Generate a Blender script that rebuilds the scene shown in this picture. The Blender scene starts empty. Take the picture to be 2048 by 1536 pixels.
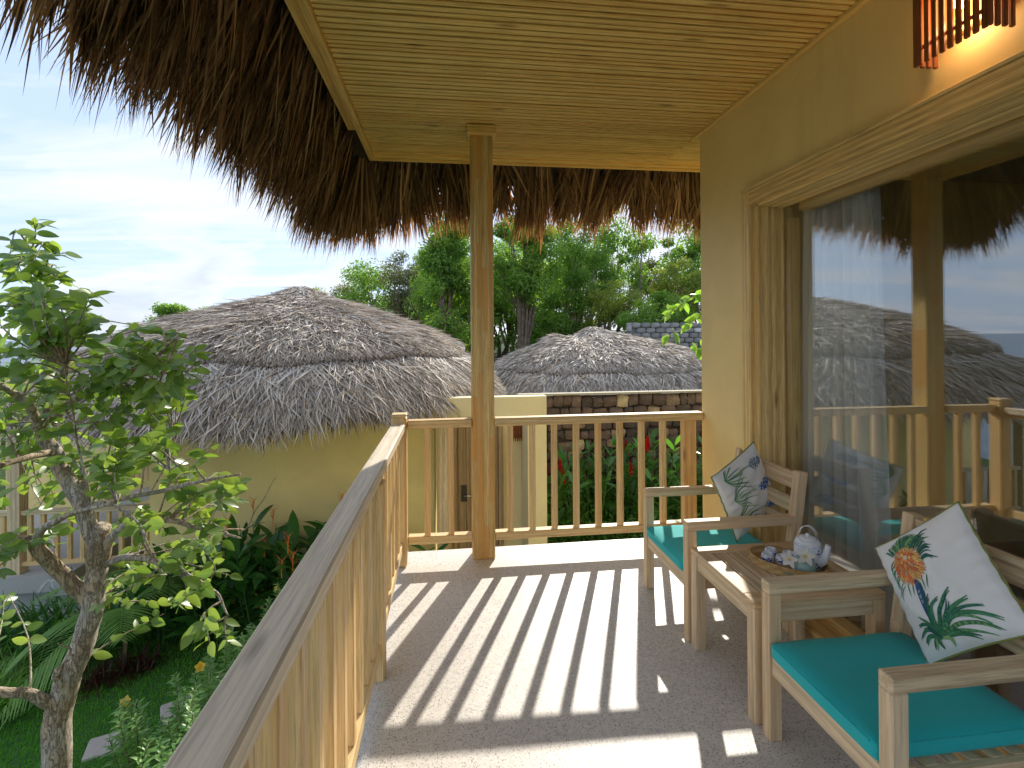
import bpy, bmesh, math, random
import numpy as np
from mathutils import Vector, Matrix, noise as mnoise
R_ = math.radians
rng = np.random.default_rng(7); random.seed(7)
sc = bpy.context.scene
COL = sc.collection

# ------------------------------------------------------------------ camera
FPX, YAW, PITCH, ROLL, CY, CH = 998.66, .12322, .0024, -.0068938, 669.63, 1.45
Fv = np.array([math.sin(YAW)*math.cos(PITCH), math.cos(YAW)*math.cos(PITCH), math.sin(PITCH)])
r0 = np.array([math.cos(YAW), -math.sin(YAW), 0]); u0 = np.cross(r0, Fv)
Rv = math.cos(ROLL)*r0+math.sin(ROLL)*u0; Uv = -math.sin(ROLL)*r0+math.cos(ROLL)*u0
cd = bpy.data.cameras.new('camera'); cam = bpy.data.objects.new('camera', cd); COL.objects.link(cam)
M = Matrix.Identity(4)
for i in range(3):
    M[i][0] = Rv[i]; M[i][1] = Uv[i]; M[i][2] = -Fv[i]
M[2][3] = CH
cam.matrix_world = M
cd.sensor_width = 36; cd.lens = 36*FPX/2048; cd.shift_y = -(768-CY)/2048
cd.clip_start = .05; cd.clip_end = 20000
sc.camera = cam
def at(u, v, y):                       # a point of the place at distance y, seen at photo pixel u, v
    d = Fv*FPX+Rv*(u-1024)+Uv*(CY-v); t = y/d[1]
    return np.array([d[0]*t, y, CH+d[2]*t])

# ------------------------------------------------------------------ light
SUN = Vector((.64, 1.6, 1.0)).normalized()
elev = math.asin(SUN.z); azim = math.atan2(SUN.x, SUN.y)
sl = bpy.data.lights.new('sun', 'SUN'); sl.energy = 2.0; sl.angle = R_(.8); sl.color = (1, .93, .82)
so = bpy.data.objects.new('sun', sl); COL.objects.link(so)
so.rotation_euler = (-SUN).to_track_quat('-Z', 'Y').to_euler()
w = bpy.data.worlds.new('World'); sc.world = w; w.use_nodes = True
nt = w.node_tree; nt.nodes.clear()
def N(nt, t, **k):
    n = nt.nodes.new(t)
    for a, b in k.items():
        if a.startswith('i_'):
            kk = a[2:]; kk = int(kk) if kk.isdigit() else kk.replace('_', ' ')
            n.inputs[kk].default_value = b
        else: setattr(n, a, b)
    return n
def Lk(nt, a, b): nt.links.new(a, b)
def ramp(nt, fac, stops, interp='LINEAR'):
    n = nt.nodes.new('ShaderNodeValToRGB'); n.color_ramp.interpolation = interp
    e = n.color_ramp.elements
    while len(e) < len(stops): e.new(.5)
    for el, (p, c) in zip(e, stops):
        el.position = p; el.color = (c, c, c, 1) if not hasattr(c, '__len__') else (*c[:3], 1)
    Lk(nt, fac, n.inputs[0]); return n.outputs[0]
def mix(nt, fac, a, b, mode='MIX'):
    n = nt.nodes.new('ShaderNodeMix'); n.data_type = 'RGBA'; n.blend_type = mode
    for s, val in ((0, fac), (6, a), (7, b)):
        if hasattr(val, 'links'): Lk(nt, val, n.inputs[s])
        else: n.inputs[s].default_value = val if s == 0 else (*val[:3], 1)
    return n.outputs[2]
def math_(nt, op, a, b=0.0, clamp=False):
    n = nt.nodes.new('ShaderNodeMath'); n.operation = op; n.use_clamp = clamp
    for s, val in ((0, a), (1, b)):
        if hasattr(val, 'links'): Lk(nt, val, n.inputs[s])
        else: n.inputs[s].default_value = val
    return n.outputs[0]
out = N(nt, 'ShaderNodeOutputWorld'); bg = N(nt, 'ShaderNodeBackground', i_Strength=.090)
sky = N(nt, 'ShaderNodeTexSky', sky_type='NISHITA', sun_disc=False, sun_elevation=elev, sun_rotation=azim)
sky.air_density = 1.0; sky.dust_density = .6; sky.ozone_density = 2.0
tc = N(nt, 'ShaderNodeTexCoord'); sep = N(nt, 'ShaderNodeSeparateXYZ'); Lk(nt, tc.outputs['Generated'], sep.inputs[0])
den = math_(nt, 'ADD', math_(nt, 'MAXIMUM', sep.outputs[2], 0.0), .09)
px_ = math_(nt, 'DIVIDE', sep.outputs[0], den); py_ = math_(nt, 'DIVIDE', sep.outputs[1], den)
cmb = N(nt, 'ShaderNodeCombineXYZ'); Lk(nt, px_, cmb.inputs[0]); Lk(nt, py_, cmb.inputs[1])
mp1 = N(nt, 'ShaderNodeMapping'); Lk(nt, cmb.outputs[0], mp1.inputs[0]); mp1.inputs['Rotation'].default_value = (0, 0, .35); mp1.inputs['Scale'].default_value = (.30, 1.25, 1)
n1 = N(nt, 'ShaderNodeTexNoise', i_Scale=1.1, i_Detail=9.0, i_Roughness=.6, i_Distortion=.7); Lk(nt, mp1.outputs[0], n1.inputs[0])
cir = ramp(nt, n1.outputs[0], [(.45, 0), (.62, 1)])
mp2 = N(nt, 'ShaderNodeMapping'); Lk(nt, tc.outputs['Generated'], mp2.inputs[0]); mp2.inputs['Scale'].default_value = (1, 1, 2.1); mp2.inputs['Location'].default_value = (3.1, .4, .2)
n2 = N(nt, 'ShaderNodeTexNoise', i_Scale=4.2, i_Detail=10.0, i_Roughness=.52, i_Distortion=.25); Lk(nt, mp2.outputs[0], n2.inputs[0])
cum = ramp(nt, n2.outputs[0], [(.47, 0), (.54, 1)])
low = ramp(nt, sep.outputs[2], [(0.0, 1), (.16, .9), (.34, 0)])
cum = math_(nt, 'MULTIPLY', cum, low)
shade = ramp(nt, n2.outputs[0], [(.49, (4.2, 4.35, 4.6)), (.55, (3.6, 3.85, 4.25)), (.66, (2.6, 2.9, 3.45))])
base = mix(nt, .86, sky.outputs[0], (2.55, 3.2, 4.4))
c1 = mix(nt, math_(nt, 'MULTIPLY', cir, .85), base, (3.85, 4.05, 4.4))
c2 = mix(nt, math_(nt, 'MULTIPLY', cum, .85), c1, shade)
Lk(nt, c2, bg.inputs[0]); Lk(nt, bg.outputs[0], out.inputs[0])
vs = sc.view_settings
vs.view_transform = 'Standard'; vs.look = 'None'; vs.exposure = 1.58; vs.gamma = 1; vs.use_curve_mapping = False
sc.render.engine = 'CYCLES'
sc.cycles.max_bounces = 10; sc.cycles.diffuse_bounces = 5; sc.cycles.transparent_max_bounces = 16

# ------------------------------------------------------------------ helpers
WM = {}
def setw(o, Mw, parent=None):
    WM[o.name] = Mw.copy()
    if parent is not None:
        o.parent = parent; o.matrix_parent_inverse = WM[parent.name].inverted()
    o.matrix_basis = Mw
    return o
def tag(o, label=None, cat=None, group=None, kind=None):
    if label: o['label'] = label
    if cat: o['category'] = cat
    if group: o['group'] = group
    if kind: o['kind'] = kind
    return o
def empty(name, loc, label=None, cat=None, group=None):
    o = bpy.data.objects.new(name, None); COL.objects.link(o); o.empty_display_size = .1
    setw(o, Matrix.Translation(Vector(loc))); return tag(o, label, cat, group)
def link(name, me, Mw=None, parent=None, kind=None, label=None):
    o = bpy.data.objects.new(name, me); COL.objects.link(o)
    setw(o, Mw if Mw is not None else Matrix.Identity(4), parent)
    if kind: o['kind'] = kind
    if label: o['label'] = label
    return o
def mesh(name, V, F, mat, attrs=None, smooth=False):
    """V (n,3); F (m,k) array or list of such arrays; attrs dict of point floats"""
    me = bpy.data.meshes.new(name); V = np.asarray(V, dtype=np.float32)
    Fs = F if isinstance(F, list) and isinstance(F[0], np.ndarray) else [F]
    Fs = [np.asarray(f, dtype=np.int32) for f in Fs if len(f)]
    loops = np.concatenate([f.ravel() for f in Fs]); tot = np.concatenate([np.full(len(f), f.shape[1], dtype=np.int32) for f in Fs])
    me.vertices.add(len(V)); me.vertices.foreach_set('co', V.ravel())
    me.loops.add(len(loops)); me.loops.foreach_set('vertex_index', loops)
    me.polygons.add(len(tot)); me.polygons.foreach_set('loop_start', np.concatenate([[0], np.cumsum(tot)[:-1]]).astype(np.int32))
    me.update(calc_edges=True)
    me.polygons.foreach_set('use_smooth', np.full(len(tot), smooth, dtype=bool))
    for k, a in (attrs or {}).items():
        at_ = me.attributes.new(k, 'FLOAT', 'POINT'); at_.data.foreach_set('value', np.asarray(a, dtype=np.float32))
    me.materials.append(mat); me.validate(); return me
class Bag:
    def __init__(s): s.V = []; s.F = {}; s.A = {}; s.n = 0
    def add(s, V, F, A=None):
        V = np.asarray(V, float); F = np.asarray(F)
        s.V.append(V); s.F.setdefault(F.shape[1], []).append(F+s.n)
        A = A or {}
        for k in set(list(A)+list(s.A)):
            if k not in s.A: s.A[k] = [np.zeros(s.n)] if s.n else []
            s.A[k].append(np.asarray(A[k]) if k in A else np.zeros(len(V)))
        s.n += len(V)
    def mesh(s, name, mat, smooth=False):
        return mesh(name, np.concatenate(s.V), [np.concatenate(f) for f in s.F.values()], mat, {k: np.concatenate(a) for k, a in s.A.items()}, smooth)
    def obj(s, name, mat, parent=None, smooth=False, kind=None, label=None):
        return link(name, s.mesh(name, mat, smooth), None, parent, kind, label)
BOXF = np.array([[0,3,2,1],[4,5,6,7],[0,1,5,4],[1,2,6,5],[2,3,7,6],[3,0,4,7]])
def boxv(a, b):
    x0, y0, z0 = a; x1, y1, z1 = b
    return np.array([[x0,y0,z0],[x1,y0,z0],[x1,y1,z0],[x0,y1,z0],[x0,y0,z1],[x1,y0,z1],[x1,y1,z1],[x0,y1,z1]], float)
_bc = {}
def box_mesh(l, w_, h, mat, bev):
    key = (round(l, 3), round(w_, 4), round(h, 4), mat.name, bev)
    if key in _bc: return _bc[key]
    bm = bmesh.new(); bmesh.ops.create_cube(bm, size=1)
    bmesh.ops.scale(bm, vec=(l, w_, h), verts=bm.verts)
    if bev: bmesh.ops.bevel(bm, geom=bm.edges[:]+bm.verts[:], offset=min(bev, .3*min(l, w_, h)), segments=1, affect='EDGES')
    me = bpy.data.meshes.new('beam'); bm.to_mesh(me); bm.free(); me.materials.append(mat)
    _bc[key] = me; return me
def beam(name, p0, p1, w_, h, mat, parent=None, bev=.003, label=None, cut=None):
    """straight timber; local X runs along it. w_ across, h up (for uprights w_ = x size, h = y size)"""
    p0 = Vector(p0); p1 = Vector(p1); d = p1-p0; l = d.length; X = d/l
    up = Vector((0, 1, 0)) if abs(X.z) > .9 else Vector((0, 0, 1))
    Z = (up-X*up.dot(X)).normalized(); Y = Z.cross(X)
    Mw = Matrix((X, Y, Z)).transposed().to_4x4(); Mw.translation = (p0+p1)/2
    return link(name, box_mesh(l, w_, h, mat, bev), Mw, parent, None, label)
def solid(name, a, b, mat, parent=None, bev=.004, label=None, kind=None):
    a = Vector(a); b = Vector(b); s = b-a
    return link(name, box_mesh(abs(s.x), abs(s.y), abs(s.z), mat, bev), Matrix.Translation((a+b)/2), parent, kind, label)
def tube(P, r, n=8, cap=True):
    P = np.asarray(P, float); k = len(P); r = np.broadcast_to(np.asarray(r, float), (k,))
    T = np.gradient(P, axis=0); T /= np.linalg.norm(T, axis=1, keepdims=True)+1e-9
    ref = np.array([.31, .22, .92]); A = np.cross(T, ref); bad = np.linalg.norm(A, axis=1) < .1
    A[bad] = np.cross(T[bad], [1, 0, 0]); A /= np.linalg.norm(A, axis=1, keepdims=True); B = np.cross(T, A)
    th = np.arange(n)*2*np.pi/n
    V = P[:, None]+r[:, None, None]*(A[:, None]*np.cos(th)[None, :, None]+B[:, None]*np.sin(th)[None, :, None])
    V = V.reshape(-1, 3); F = []
    for i in range(k-1):
        for j in range(n): F.append([i*n+j, i*n+(j+1) % n, (i+1)*n+(j+1) % n, (i+1)*n+j])
    F = np.array(F)
    if cap:
        V = np.vstack([V, P[:1], P[-1:]]); c = k*n
        F = np.vstack([F, [[c, (j+1) % n, j, j] for j in range(n)], [[c+1, (k-1)*n+j, (k-1)*n+(j+1) % n, (k-1)*n+(j+1) % n] for j in range(n)]])
    return V, F
def fixdegen(bag):   # turn [c,a,b,b] into triangles
    if 4 in bag.F:
        F = np.concatenate(bag.F[4]); d = F[:, 2] == F[:, 3]
        bag.F[4] = [F[~d]]
        if d.any(): bag.F.setdefault(3, []).append(F[d][:, :3])
def smoothpath(P, r, m=6):
    P = np.asarray(P, float); r = np.asarray(r, float); n = len(P)
    if n < 3: return P, r
    Q = []; q = []
    for i in range(n-1):
        p0 = P[max(i-1, 0)]; p1 = P[i]; p2 = P[i+1]; p3 = P[min(i+2, n-1)]
        for k in range(m):
            t = k/m
            Q.append(.5*((2*p1)+(-p0+p2)*t+(2*p0-5*p1+4*p2-p3)*t*t+(-p0+3*p1-3*p2+p3)*t**3)); q.append(r[i]*(1-t)+r[i+1]*t)
    Q.append(P[-1]); q.append(r[-1]); return np.array(Q), np.array(q)
def nrm(a): return a/(np.linalg.norm(a, axis=-1, keepdims=True)+1e-9)
PROF = {'leaf': lambda t: np.sin(np.pi*np.clip(t, 0, 1)**.8)**.8*(1-.0*t)+.02,
        'blade': lambda t: (.45+.55*np.sin(np.pi*np.minimum(t*1.3, .5*1.3)))*np.clip(1.02-t, 0, 1)**.6,
        'grass': lambda t: np.clip(1.03-t, 0, 1)**.7,
        'spike': lambda t: np.clip(1.02-t**2.2, 0, 1),
        'thatch': lambda t: np.where(t < .75, 1.0, (1.03-t)/.28)}
def blades(base, d, up, L, W, droop, segs=3, prof='blade', fold=0., rnd=None, bend=None):
    """vectorised ribbons: base,d,up (n,3) L,W,droop (n,). fold>0 gives a midrib"""
    n = len(base); d = nrm(d); side = nrm(np.cross(d, up)); nr = np.cross(side, d)
    t = np.linspace(0, 1, segs+1); wprof = PROF[prof](t)
    L = np.broadcast_to(L, (n,)); W = np.broadcast_to(W, (n,)); droop = np.broadcast_to(droop, (n,))
    c = base[:, None]+d[:, None]*(L[:, None]*t)[:, :, None]
    c = c.copy(); c[:, :, 2] -= (droop*L)[:, None]*(t**2)[None]
    if bend is not None: c += side[:, None]*((bend*L)[:, None]*(t**2)[None])[:, :, None]
    hw = (W[:, None]*.5*wprof[None])[:, :, None]*side[:, None]
    rnd = rng.random(n) if rnd is None else rnd
    if fold:
        k = 3; off = nr[:, None]*((W*fold)[:, None]*wprof[None])[:, :, None]
        V = np.stack([c-hw+off, c, c+hw+off], 2)
        ac = np.array([-1., 0, 1.])
    else:
        k = 2; V = np.stack([c-hw, c+hw], 2); ac = np.array([-1., 1.])
    V = V.reshape(-1, 3); m = (segs+1)*k
    f = []
    for i in range(segs):
        for j in range(k-1): f.append([i*k+j, i*k+j+1, (i+1)*k+j+1, (i+1)*k+j])
    F = (np.array(f)[None]+(np.arange(n)*m)[:, None, None]).reshape(-1, 4)
    A = {'rnd': np.repeat(rnd, m), 'alo': np.tile(np.repeat(t, k), n), 'acr': np.tile(np.tile(ac, segs+1), n)}
    return V, F, A
def fib(n):
    i = np.arange(n)+.5; ph = np.arccos(1-2*i/n); th = np.pi*(1+5**.5)*i
    return np.stack([np.cos(th)*np.sin(ph), np.sin(th)*np.sin(ph), np.cos(ph)], 1)
def rdir(n): return nrm(rng.normal(size=(n, 3)))
def lathe(prof, n=28):
    V = []; F = []
    for i, (r, z) in enumerate(prof):
        for j in range(n): a = 2*math.pi*j/n; V.append((r*math.cos(a), r*math.sin(a), z))
    for i in range(len(prof)-1):
        for j in range(n): F.append([i*n+j, i*n+(j+1) % n, (i+1)*n+(j+1) % n, (i+1)*n+j])
    return np.array(V), np.array(F)

# ------------------------------------------------------------------ materials
def newmat(name):
    m = bpy.data.materials.new(name); m.use_nodes = True; nt = m.node_tree; nt.nodes.clear()
    o = N(nt, 'ShaderNodeOutputMaterial'); b = N(nt, 'ShaderNodeBsdfPrincipled'); Lk(nt, b.outputs[0], o.inputs[0])
    return m, nt, b, o
def plain(name, col, rough=.6, noise=.08, scale=8., spec=.5, bump=0., metal=0.):
    m, nt, b, o = newmat(name)
    tc = N(nt, 'ShaderNodeTexCoord'); n = N(nt, 'ShaderNodeTexNoise', i_Scale=scale, i_Detail=6.0, i_Roughness=.6); Lk(nt, tc.outputs['Object'], n.inputs[0])
    c = mix(nt, n.outputs[0], tuple(x*(1-noise*2) for x in col), tuple(min(1, x*(1+noise*2)) for x in col))
    Lk(nt, c, b.inputs['Base Color']); b.inputs['Roughness'].default_value = rough; b.inputs['Specular IOR Level'].default_value = spec; b.inputs['Metallic'].default_value = metal
    if bump:
        n2 = N(nt, 'ShaderNodeTexNoise', i_Scale=scale*12, i_Detail=4.0); Lk(nt, tc.outputs['Object'], n2.inputs[0])
        bp = N(nt, 'ShaderNodeBump', i_Strength=bump, i_Distance=.002); Lk(nt, n2.outputs[0], bp.inputs['Height']); Lk(nt, bp.outputs[0], b.inputs['Normal'])
    return m
def plaster(name, col, rough=.78):
    m, nt, b, o = newmat(name); tc = N(nt, 'ShaderNodeTexCoord'); P = tc.outputs['Object']
    n = N(nt, 'ShaderNodeTexNoise', i_Scale=1.7, i_Detail=7.0, i_Roughness=.6, i_Distortion=.6); Lk(nt, P, n.inputs[0])
    c = mix(nt, ramp(nt, n.outputs[0], [(.3, 0), (.7, 1)]), tuple(x*.90 for x in col), tuple(min(.95, x*1.05) for x in col))
    mp = N(nt, 'ShaderNodeMapping'); mp.inputs['Scale'].default_value = (5, 5, .5); Lk(nt, P, mp.inputs[0])
    n2 = N(nt, 'ShaderNodeTexNoise', i_Scale=1.0, i_Detail=6.0, i_Roughness=.7); Lk(nt, mp.outputs[0], n2.inputs[0])
    c = mix(nt, ramp(nt, n2.outputs[0], [(.58, 0), (.8, .35)]), c, tuple(x*.62 for x in col))
    Lk(nt, c, b.inputs['Base Color']); b.inputs['Roughness'].default_value = rough; b.inputs['Specular IOR Level'].default_value = .4
    n3 = N(nt, 'ShaderNodeTexNoise', i_Scale=9.0, i_Detail=6.0, i_Roughness=.55); Lk(nt, P, n3.inputs[0])
    bp = N(nt, 'ShaderNodeBump', i_Strength=.25, i_Distance=.006); Lk(nt, n3.outputs[0], bp.inputs['Height']); Lk(nt, bp.outputs[0], b.inputs['Normal'])
    return m
def wood(name, light, dark, rough=.5, knots=True, lam=None, orange=.25, grain=1., grey=0.):
    m, nt, b, o = newmat(name)
    tc = N(nt, 'ShaderNodeTexCoord'); oi = N(nt, 'ShaderNodeObjectInfo')
    va = N(nt, 'ShaderNodeVectorMath', operation='MULTIPLY_ADD')
    cx = N(nt, 'ShaderNodeCombineXYZ')
    for k in range(3): Lk(nt, oi.outputs['Random'], cx.inputs[k])
    va.inputs[1].default_value = (37, 11, 23); Lk(nt, cx.outputs[0], va.inputs[0]); Lk(nt, tc.outputs['Object'], va.inputs[2])
    P = va.outputs[0]
    mp = N(nt, 'ShaderNodeMapping'); mp.inputs['Scale'].default_value = (1.1, 17*grain, 17*grain); Lk(nt, P, mp.inputs[0])
    n1 = N(nt, 'ShaderNodeTexNoise', i_Scale=1.0, i_Detail=5.0, i_Roughness=.62, i_Distortion=1.1); Lk(nt, mp.outputs[0], n1.inputs[0])
    mpf = N(nt, 'ShaderNodeMapping'); mpf.inputs['Scale'].default_value = (5, 150*grain, 150*grain); Lk(nt, P, mpf.inputs[0])
    n2 = N(nt, 'ShaderNodeTexNoise', i_Scale=1.0, i_Detail=3.0, i_Roughness=.7); Lk(nt, mpf.outputs[0], n2.inputs[0])
    wv = N(nt, 'ShaderNodeTexWave', wave_type='RINGS', i_Scale=.9, i_Distortion=5.0, i_Detail=3.0); wv.inputs['Detail Scale'].default_value = 1.2
    mpw = N(nt, 'ShaderNodeMapping'); mpw.inputs['Scale'].default_value = (.35, 14*grain, 14*grain); Lk(nt, P, mpw.inputs[0]); Lk(nt, mpw.outputs[0], wv.inputs[0])
    f = mix(nt, .45, n1.outputs[0], wv.outputs[0])
    f = ramp(nt, f, [(.2, 0), (.75, 1)])
    c = mix(nt, f, dark, light)
    g = ramp(nt, n2.outputs[0], [(.34, .5), (.56, 1.1)])
    c = mix(nt, .75, c, g, 'MULTIPLY')
    # board to board variation
    lt = tuple(light); org = (light[0]*1.0, light[1]*.66, light[2]*.36)
    c = mix(nt, math_(nt, 'MULTIPLY', ramp(nt, oi.outputs['Random'], [(0, 0), (.45, .1), (.75, 1), (1, .2)]), orange), c, mix(nt, .7, c, org, 'MIX'))
    pale = math_(nt, 'FRACT', math_(nt, 'MULTIPLY', oi.outputs['Random'], 7.3))
    c = mix(nt, math_(nt, 'MULTIPLY', pale, .6), c, mix(nt, .5, c, (light[0]*1.15, light[1]*1.15, light[2]*1.2)))
    if lam:
        br = N(nt, 'ShaderNodeTexBrick', i_Scale=1.0); br.inputs['Mortar Size'].default_value = 0; br.inputs['Brick Width'].default_value = lam[0]; br.inputs['Row Height'].default_value = lam[1]
        br.inputs['Color1'].default_value = (0, 0, 0, 1); br.inputs['Color2'].default_value = (1, 1, 1, 1); br.offset = .37
        Lk(nt, P, br.inputs[0])
        lm = ramp(nt, br.outputs[0], [(0, 0), (.5, .15), (.85, 1)])
        c = mix(nt, math_(nt, 'MULTIPLY', lm, .85), c, mix(nt, .8, c, (light[0]*.85, light[1]*.55, light[2]*.3)))
    if knots:
        vo = N(nt, 'ShaderNodeTexVoronoi', i_Scale=1.0); mk = N(nt, 'ShaderNodeMapping'); mk.inputs['Scale'].default_value = (2.2, 11, 11); Lk(nt, P, mk.inputs[0]); Lk(nt, mk.outputs[0], vo.inputs[0])
        kn = ramp(nt, vo.outputs['Distance'], [(.05, 1), (.16, 0)])
        sc_ = N(nt, 'ShaderNodeSeparateColor'); Lk(nt, vo.outputs['Color'], sc_.inputs[0])
        kn = math_(nt, 'MULTIPLY', kn, ramp(nt, sc_.outputs[0], [(.45, 0), (.5, 1)]))
        c = mix(nt, math_(nt, 'MULTIPLY', kn, .75), c, (dark[0]*.35, dark[1]*.3, dark[2]*.3))
    if grey:
        n3 = N(nt, 'ShaderNodeTexNoise', i_Scale=2.5, i_Detail=3.0); Lk(nt, P, n3.inputs[0])
        c = mix(nt, math_(nt, 'MULTIPLY', n3.outputs[0], grey), c, (.47, .45, .41))
    Lk(nt, c, b.inputs['Base Color'])
    rr = math_(nt, 'ADD', math_(nt, 'MULTIPLY', n2.outputs[0], .25), rough-.12); Lk(nt, rr, b.inputs['Roughness'])
    b.inputs['Specular IOR Level'].default_value = .35
    bp = N(nt, 'ShaderNodeBump', i_Strength=.35, i_Distance=.0015); Lk(nt, mix(nt, .4, n2.outputs[0], f), bp.inputs['Height']); Lk(nt, bp.outputs[0], b.inputs['Normal'])
    return m
def leafmat(name, ca, cb, trans=.35, rough=.42, rib=None, tcol=None, spec=.4):
    m, nt, b, o = newmat(name)
    a = N(nt, 'ShaderNodeAttribute', attribute_name='rnd'); al = N(nt, 'ShaderNodeAttribute', attribute_name='alo'); ac = N(nt, 'ShaderNodeAttribute', attribute_name='acr')
    oi = N(nt, 'ShaderNodeObjectInfo')
    f = math_(nt, 'FRACT', math_(nt, 'ADD', a.outputs['Fac'], oi.outputs['Random']))
    tc = N(nt, 'ShaderNodeTexCoord'); no = N(nt, 'ShaderNodeTexNoise', i_Scale=14.0, i_Detail=3.0); Lk(nt, tc.outputs['Object'], no.inputs[0])
    c = mix(nt, f, ca, cb)
    c = mix(nt, .35, c, ramp(nt, no.outputs[0], [(.3, .6), (.7, 1.25)]), 'MULTIPLY')
    if rib:
        ab = math_(nt, 'ABSOLUTE', ac.outputs['Fac'])
        rm = ramp(nt, ab, [(.02, 1), (.1, 0)])
        c = mix(nt, math_(nt, 'MULTIPLY', rm, .6), c, rib)
        vv = math_(nt, 'SINE', math_(nt, 'MULTIPLY', math_(nt, 'SUBTRACT', al.outputs['Fac'], math_(nt, 'MULTIPLY', ab, .14)), 55.0))
        c = mix(nt, math_(nt, 'MULTIPLY', ramp(nt, vv, [(.8, 0), (1, 1)]), .25), c, rib)
    Lk(nt, c, b.inputs['Base Color']); b.inputs['Roughness'].default_value = rough; b.inputs['Specular IOR Level'].default_value = spec
    if trans:
        t = N(nt, 'ShaderNodeBsdfTranslucent')
        tcx = mix(nt, 1.0, c, tcol or (2.4, 2.6, 1.0), 'MULTIPLY'); Lk(nt, tcx, t.inputs[0])
        ms = N(nt, 'ShaderNodeMixShader', i_Fac=trans); Lk(nt, b.outputs[0], ms.inputs[1]); Lk(nt, t.outputs[0], ms.inputs[2]); Lk(nt, ms.outputs[0], o.inputs[0])
    return m

WOOD = wood('teak_rail', (.84, .62, .30), (.66, .43, .17), grey=.05, orange=.5)
RAILTOP = wood('weathered_rail', (.84, .72, .53), (.66, .53, .36), grey=.1, knots=True, orange=.1)
POST = wood('laminated_post', (.82, .60, .25), (.64, .42, .15), lam=(.42, .036), orange=.0)
FURN = wood('teak_furniture', (.80, .63, .39), (.58, .41, .22), grey=.2, knots=False, orange=.5, grain=.8)
CEIL = wood('ceiling_board', (.96, .69, .25), (.80, .47, .13), rough=.45, orange=.15)
FRAME = wood('window_frame_wood', (.88, .64, .27), (.62, .39, .13), rough=.5, orange=.2)
DOORW = wood('door_wood', (.42, .31, .19), (.24, .16, .09), knots=False, orange=.1)
RED = wood('red_wood', (.36, .11, .035), (.16, .04, .015), rough=.4, knots=False, orange=0)
WALL = plaster('yellow_plaster', (.93, .70, .30), .6)
WALL2 = plaster('ochre_plaster', (.84, .68, .29))
PORTAL = plaster('pale_plaster', (.80, .70, .42))
CONC = plain('grey_concrete', (.42, .42, .40), .8, .08, 3, bump=.3)
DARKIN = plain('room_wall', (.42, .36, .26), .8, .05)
def terrazzo():
    m, nt, b, o = newmat('terrazzo')
    tc = N(nt, 'ShaderNodeTexCoord'); P = tc.outputs['Object']
    n = N(nt, 'ShaderNodeTexNoise', i_Scale=1.4, i_Detail=7.0, i_Roughness=.65); Lk(nt, P, n.inputs[0])
    c = mix(nt, ramp(nt, n.outputs[0], [(.3, 0), (.7, 1)]), (.64, .595, .53), (.76, .715, .65))
    n0 = N(nt, 'ShaderNodeTexNoise', i_Scale=60.0, i_Detail=3.0); Lk(nt, P, n0.inputs[0])
    c = mix(nt, .35, c, ramp(nt, n0.outputs[0], [(.3, .7), (.7, 1.2)]), 'MULTIPLY')
    for sc_, thr, rad, col in ((130., .66, .34, (.09, .085, .08)), (210., .6, .38, (.19, .175, .15)), (120., .7, .4, (.75, .72, .66))):
        vo = N(nt, 'ShaderNodeTexVoronoi', i_Scale=sc_); Lk(nt, P, vo.inputs[0])
        s = N(nt, 'ShaderNodeSeparateColor'); Lk(nt, vo.outputs['Color'], s.inputs[0])
        mk = math_(nt, 'MULTIPLY', ramp(nt, vo.outputs['Distance'], [(rad-.06, 1), (rad, 0)]), ramp(nt, s.outputs[0], [(thr, 0), (thr+.02, 1)]))
        c = mix(nt, math_(nt, 'MULTIPLY', mk, .85), c, col)
    Lk(nt, c, b.inputs['Base Color'])
    rr = ramp(nt, n.outputs[0], [(.3, .36), (.7, .58)]); Lk(nt, rr, b.inputs['Roughness'])
    nb = N(nt, 'ShaderNodeTexNoise', i_Scale=9.0, i_Detail=5.0); Lk(nt, P, nb.inputs[0])
    bp = N(nt, 'ShaderNodeBump', i_Strength=.12, i_Distance=.004); Lk(nt, nb.outputs[0], bp.inputs['Height']); Lk(nt, bp.outputs[0], b.inputs['Normal'])
    return m
TERR = terrazzo()
def thatchmat(name, stops, trans, tcol, streak=1.0):
    m, nt, b, o = newmat(name)
    a = N(nt, 'ShaderNodeAttribute', attribute_name='rnd'); oi = N(nt, 'ShaderNodeObjectInfo')
    f = math_(nt, 'FRACT', math_(nt, 'ADD', a.outputs['Fac'], oi.outputs['Random']))
    c = ramp(nt, f, stops)
    ac = N(nt, 'ShaderNodeAttribute', attribute_name='acr'); al = N(nt, 'ShaderNodeAttribute', attribute_name='alo')
    cb = N(nt, 'ShaderNodeCombineXYZ'); Lk(nt, math_(nt, 'MULTIPLY', ac.outputs['Fac'], 4.0), cb.inputs[0]); Lk(nt, math_(nt, 'MULTIPLY', a.outputs['Fac'], 91.), cb.inputs[1]); Lk(nt, math_(nt, 'MULTIPLY', al.outputs['Fac'], .8), cb.inputs[2])
    n = N(nt, 'ShaderNodeTexNoise', i_Scale=2.0, i_Detail=3.0); Lk(nt, cb.outputs[0], n.inputs[0])
    c = mix(nt, .6*streak, c, ramp(nt, n.outputs[0], [(.3, .45), (.7, 1.3)]), 'MULTIPLY')
    Lk(nt, c, b.inputs['Base Color']); b.inputs['Roughness'].default_value = .65; b.inputs['Specular IOR Level'].default_value = .3
    if trans:
        t = N(nt, 'ShaderNodeBsdfTranslucent'); Lk(nt, mix(nt, 1.0, c, tcol, 'MULTIPLY'), t.inputs[0])
        ms = N(nt, 'ShaderNodeMixShader', i_Fac=trans); Lk(nt, b.outputs[0], ms.inputs[1]); Lk(nt, t.outputs[0], ms.inputs[2]); Lk(nt, ms.outputs[0], o.inputs[0])
    return m
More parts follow.
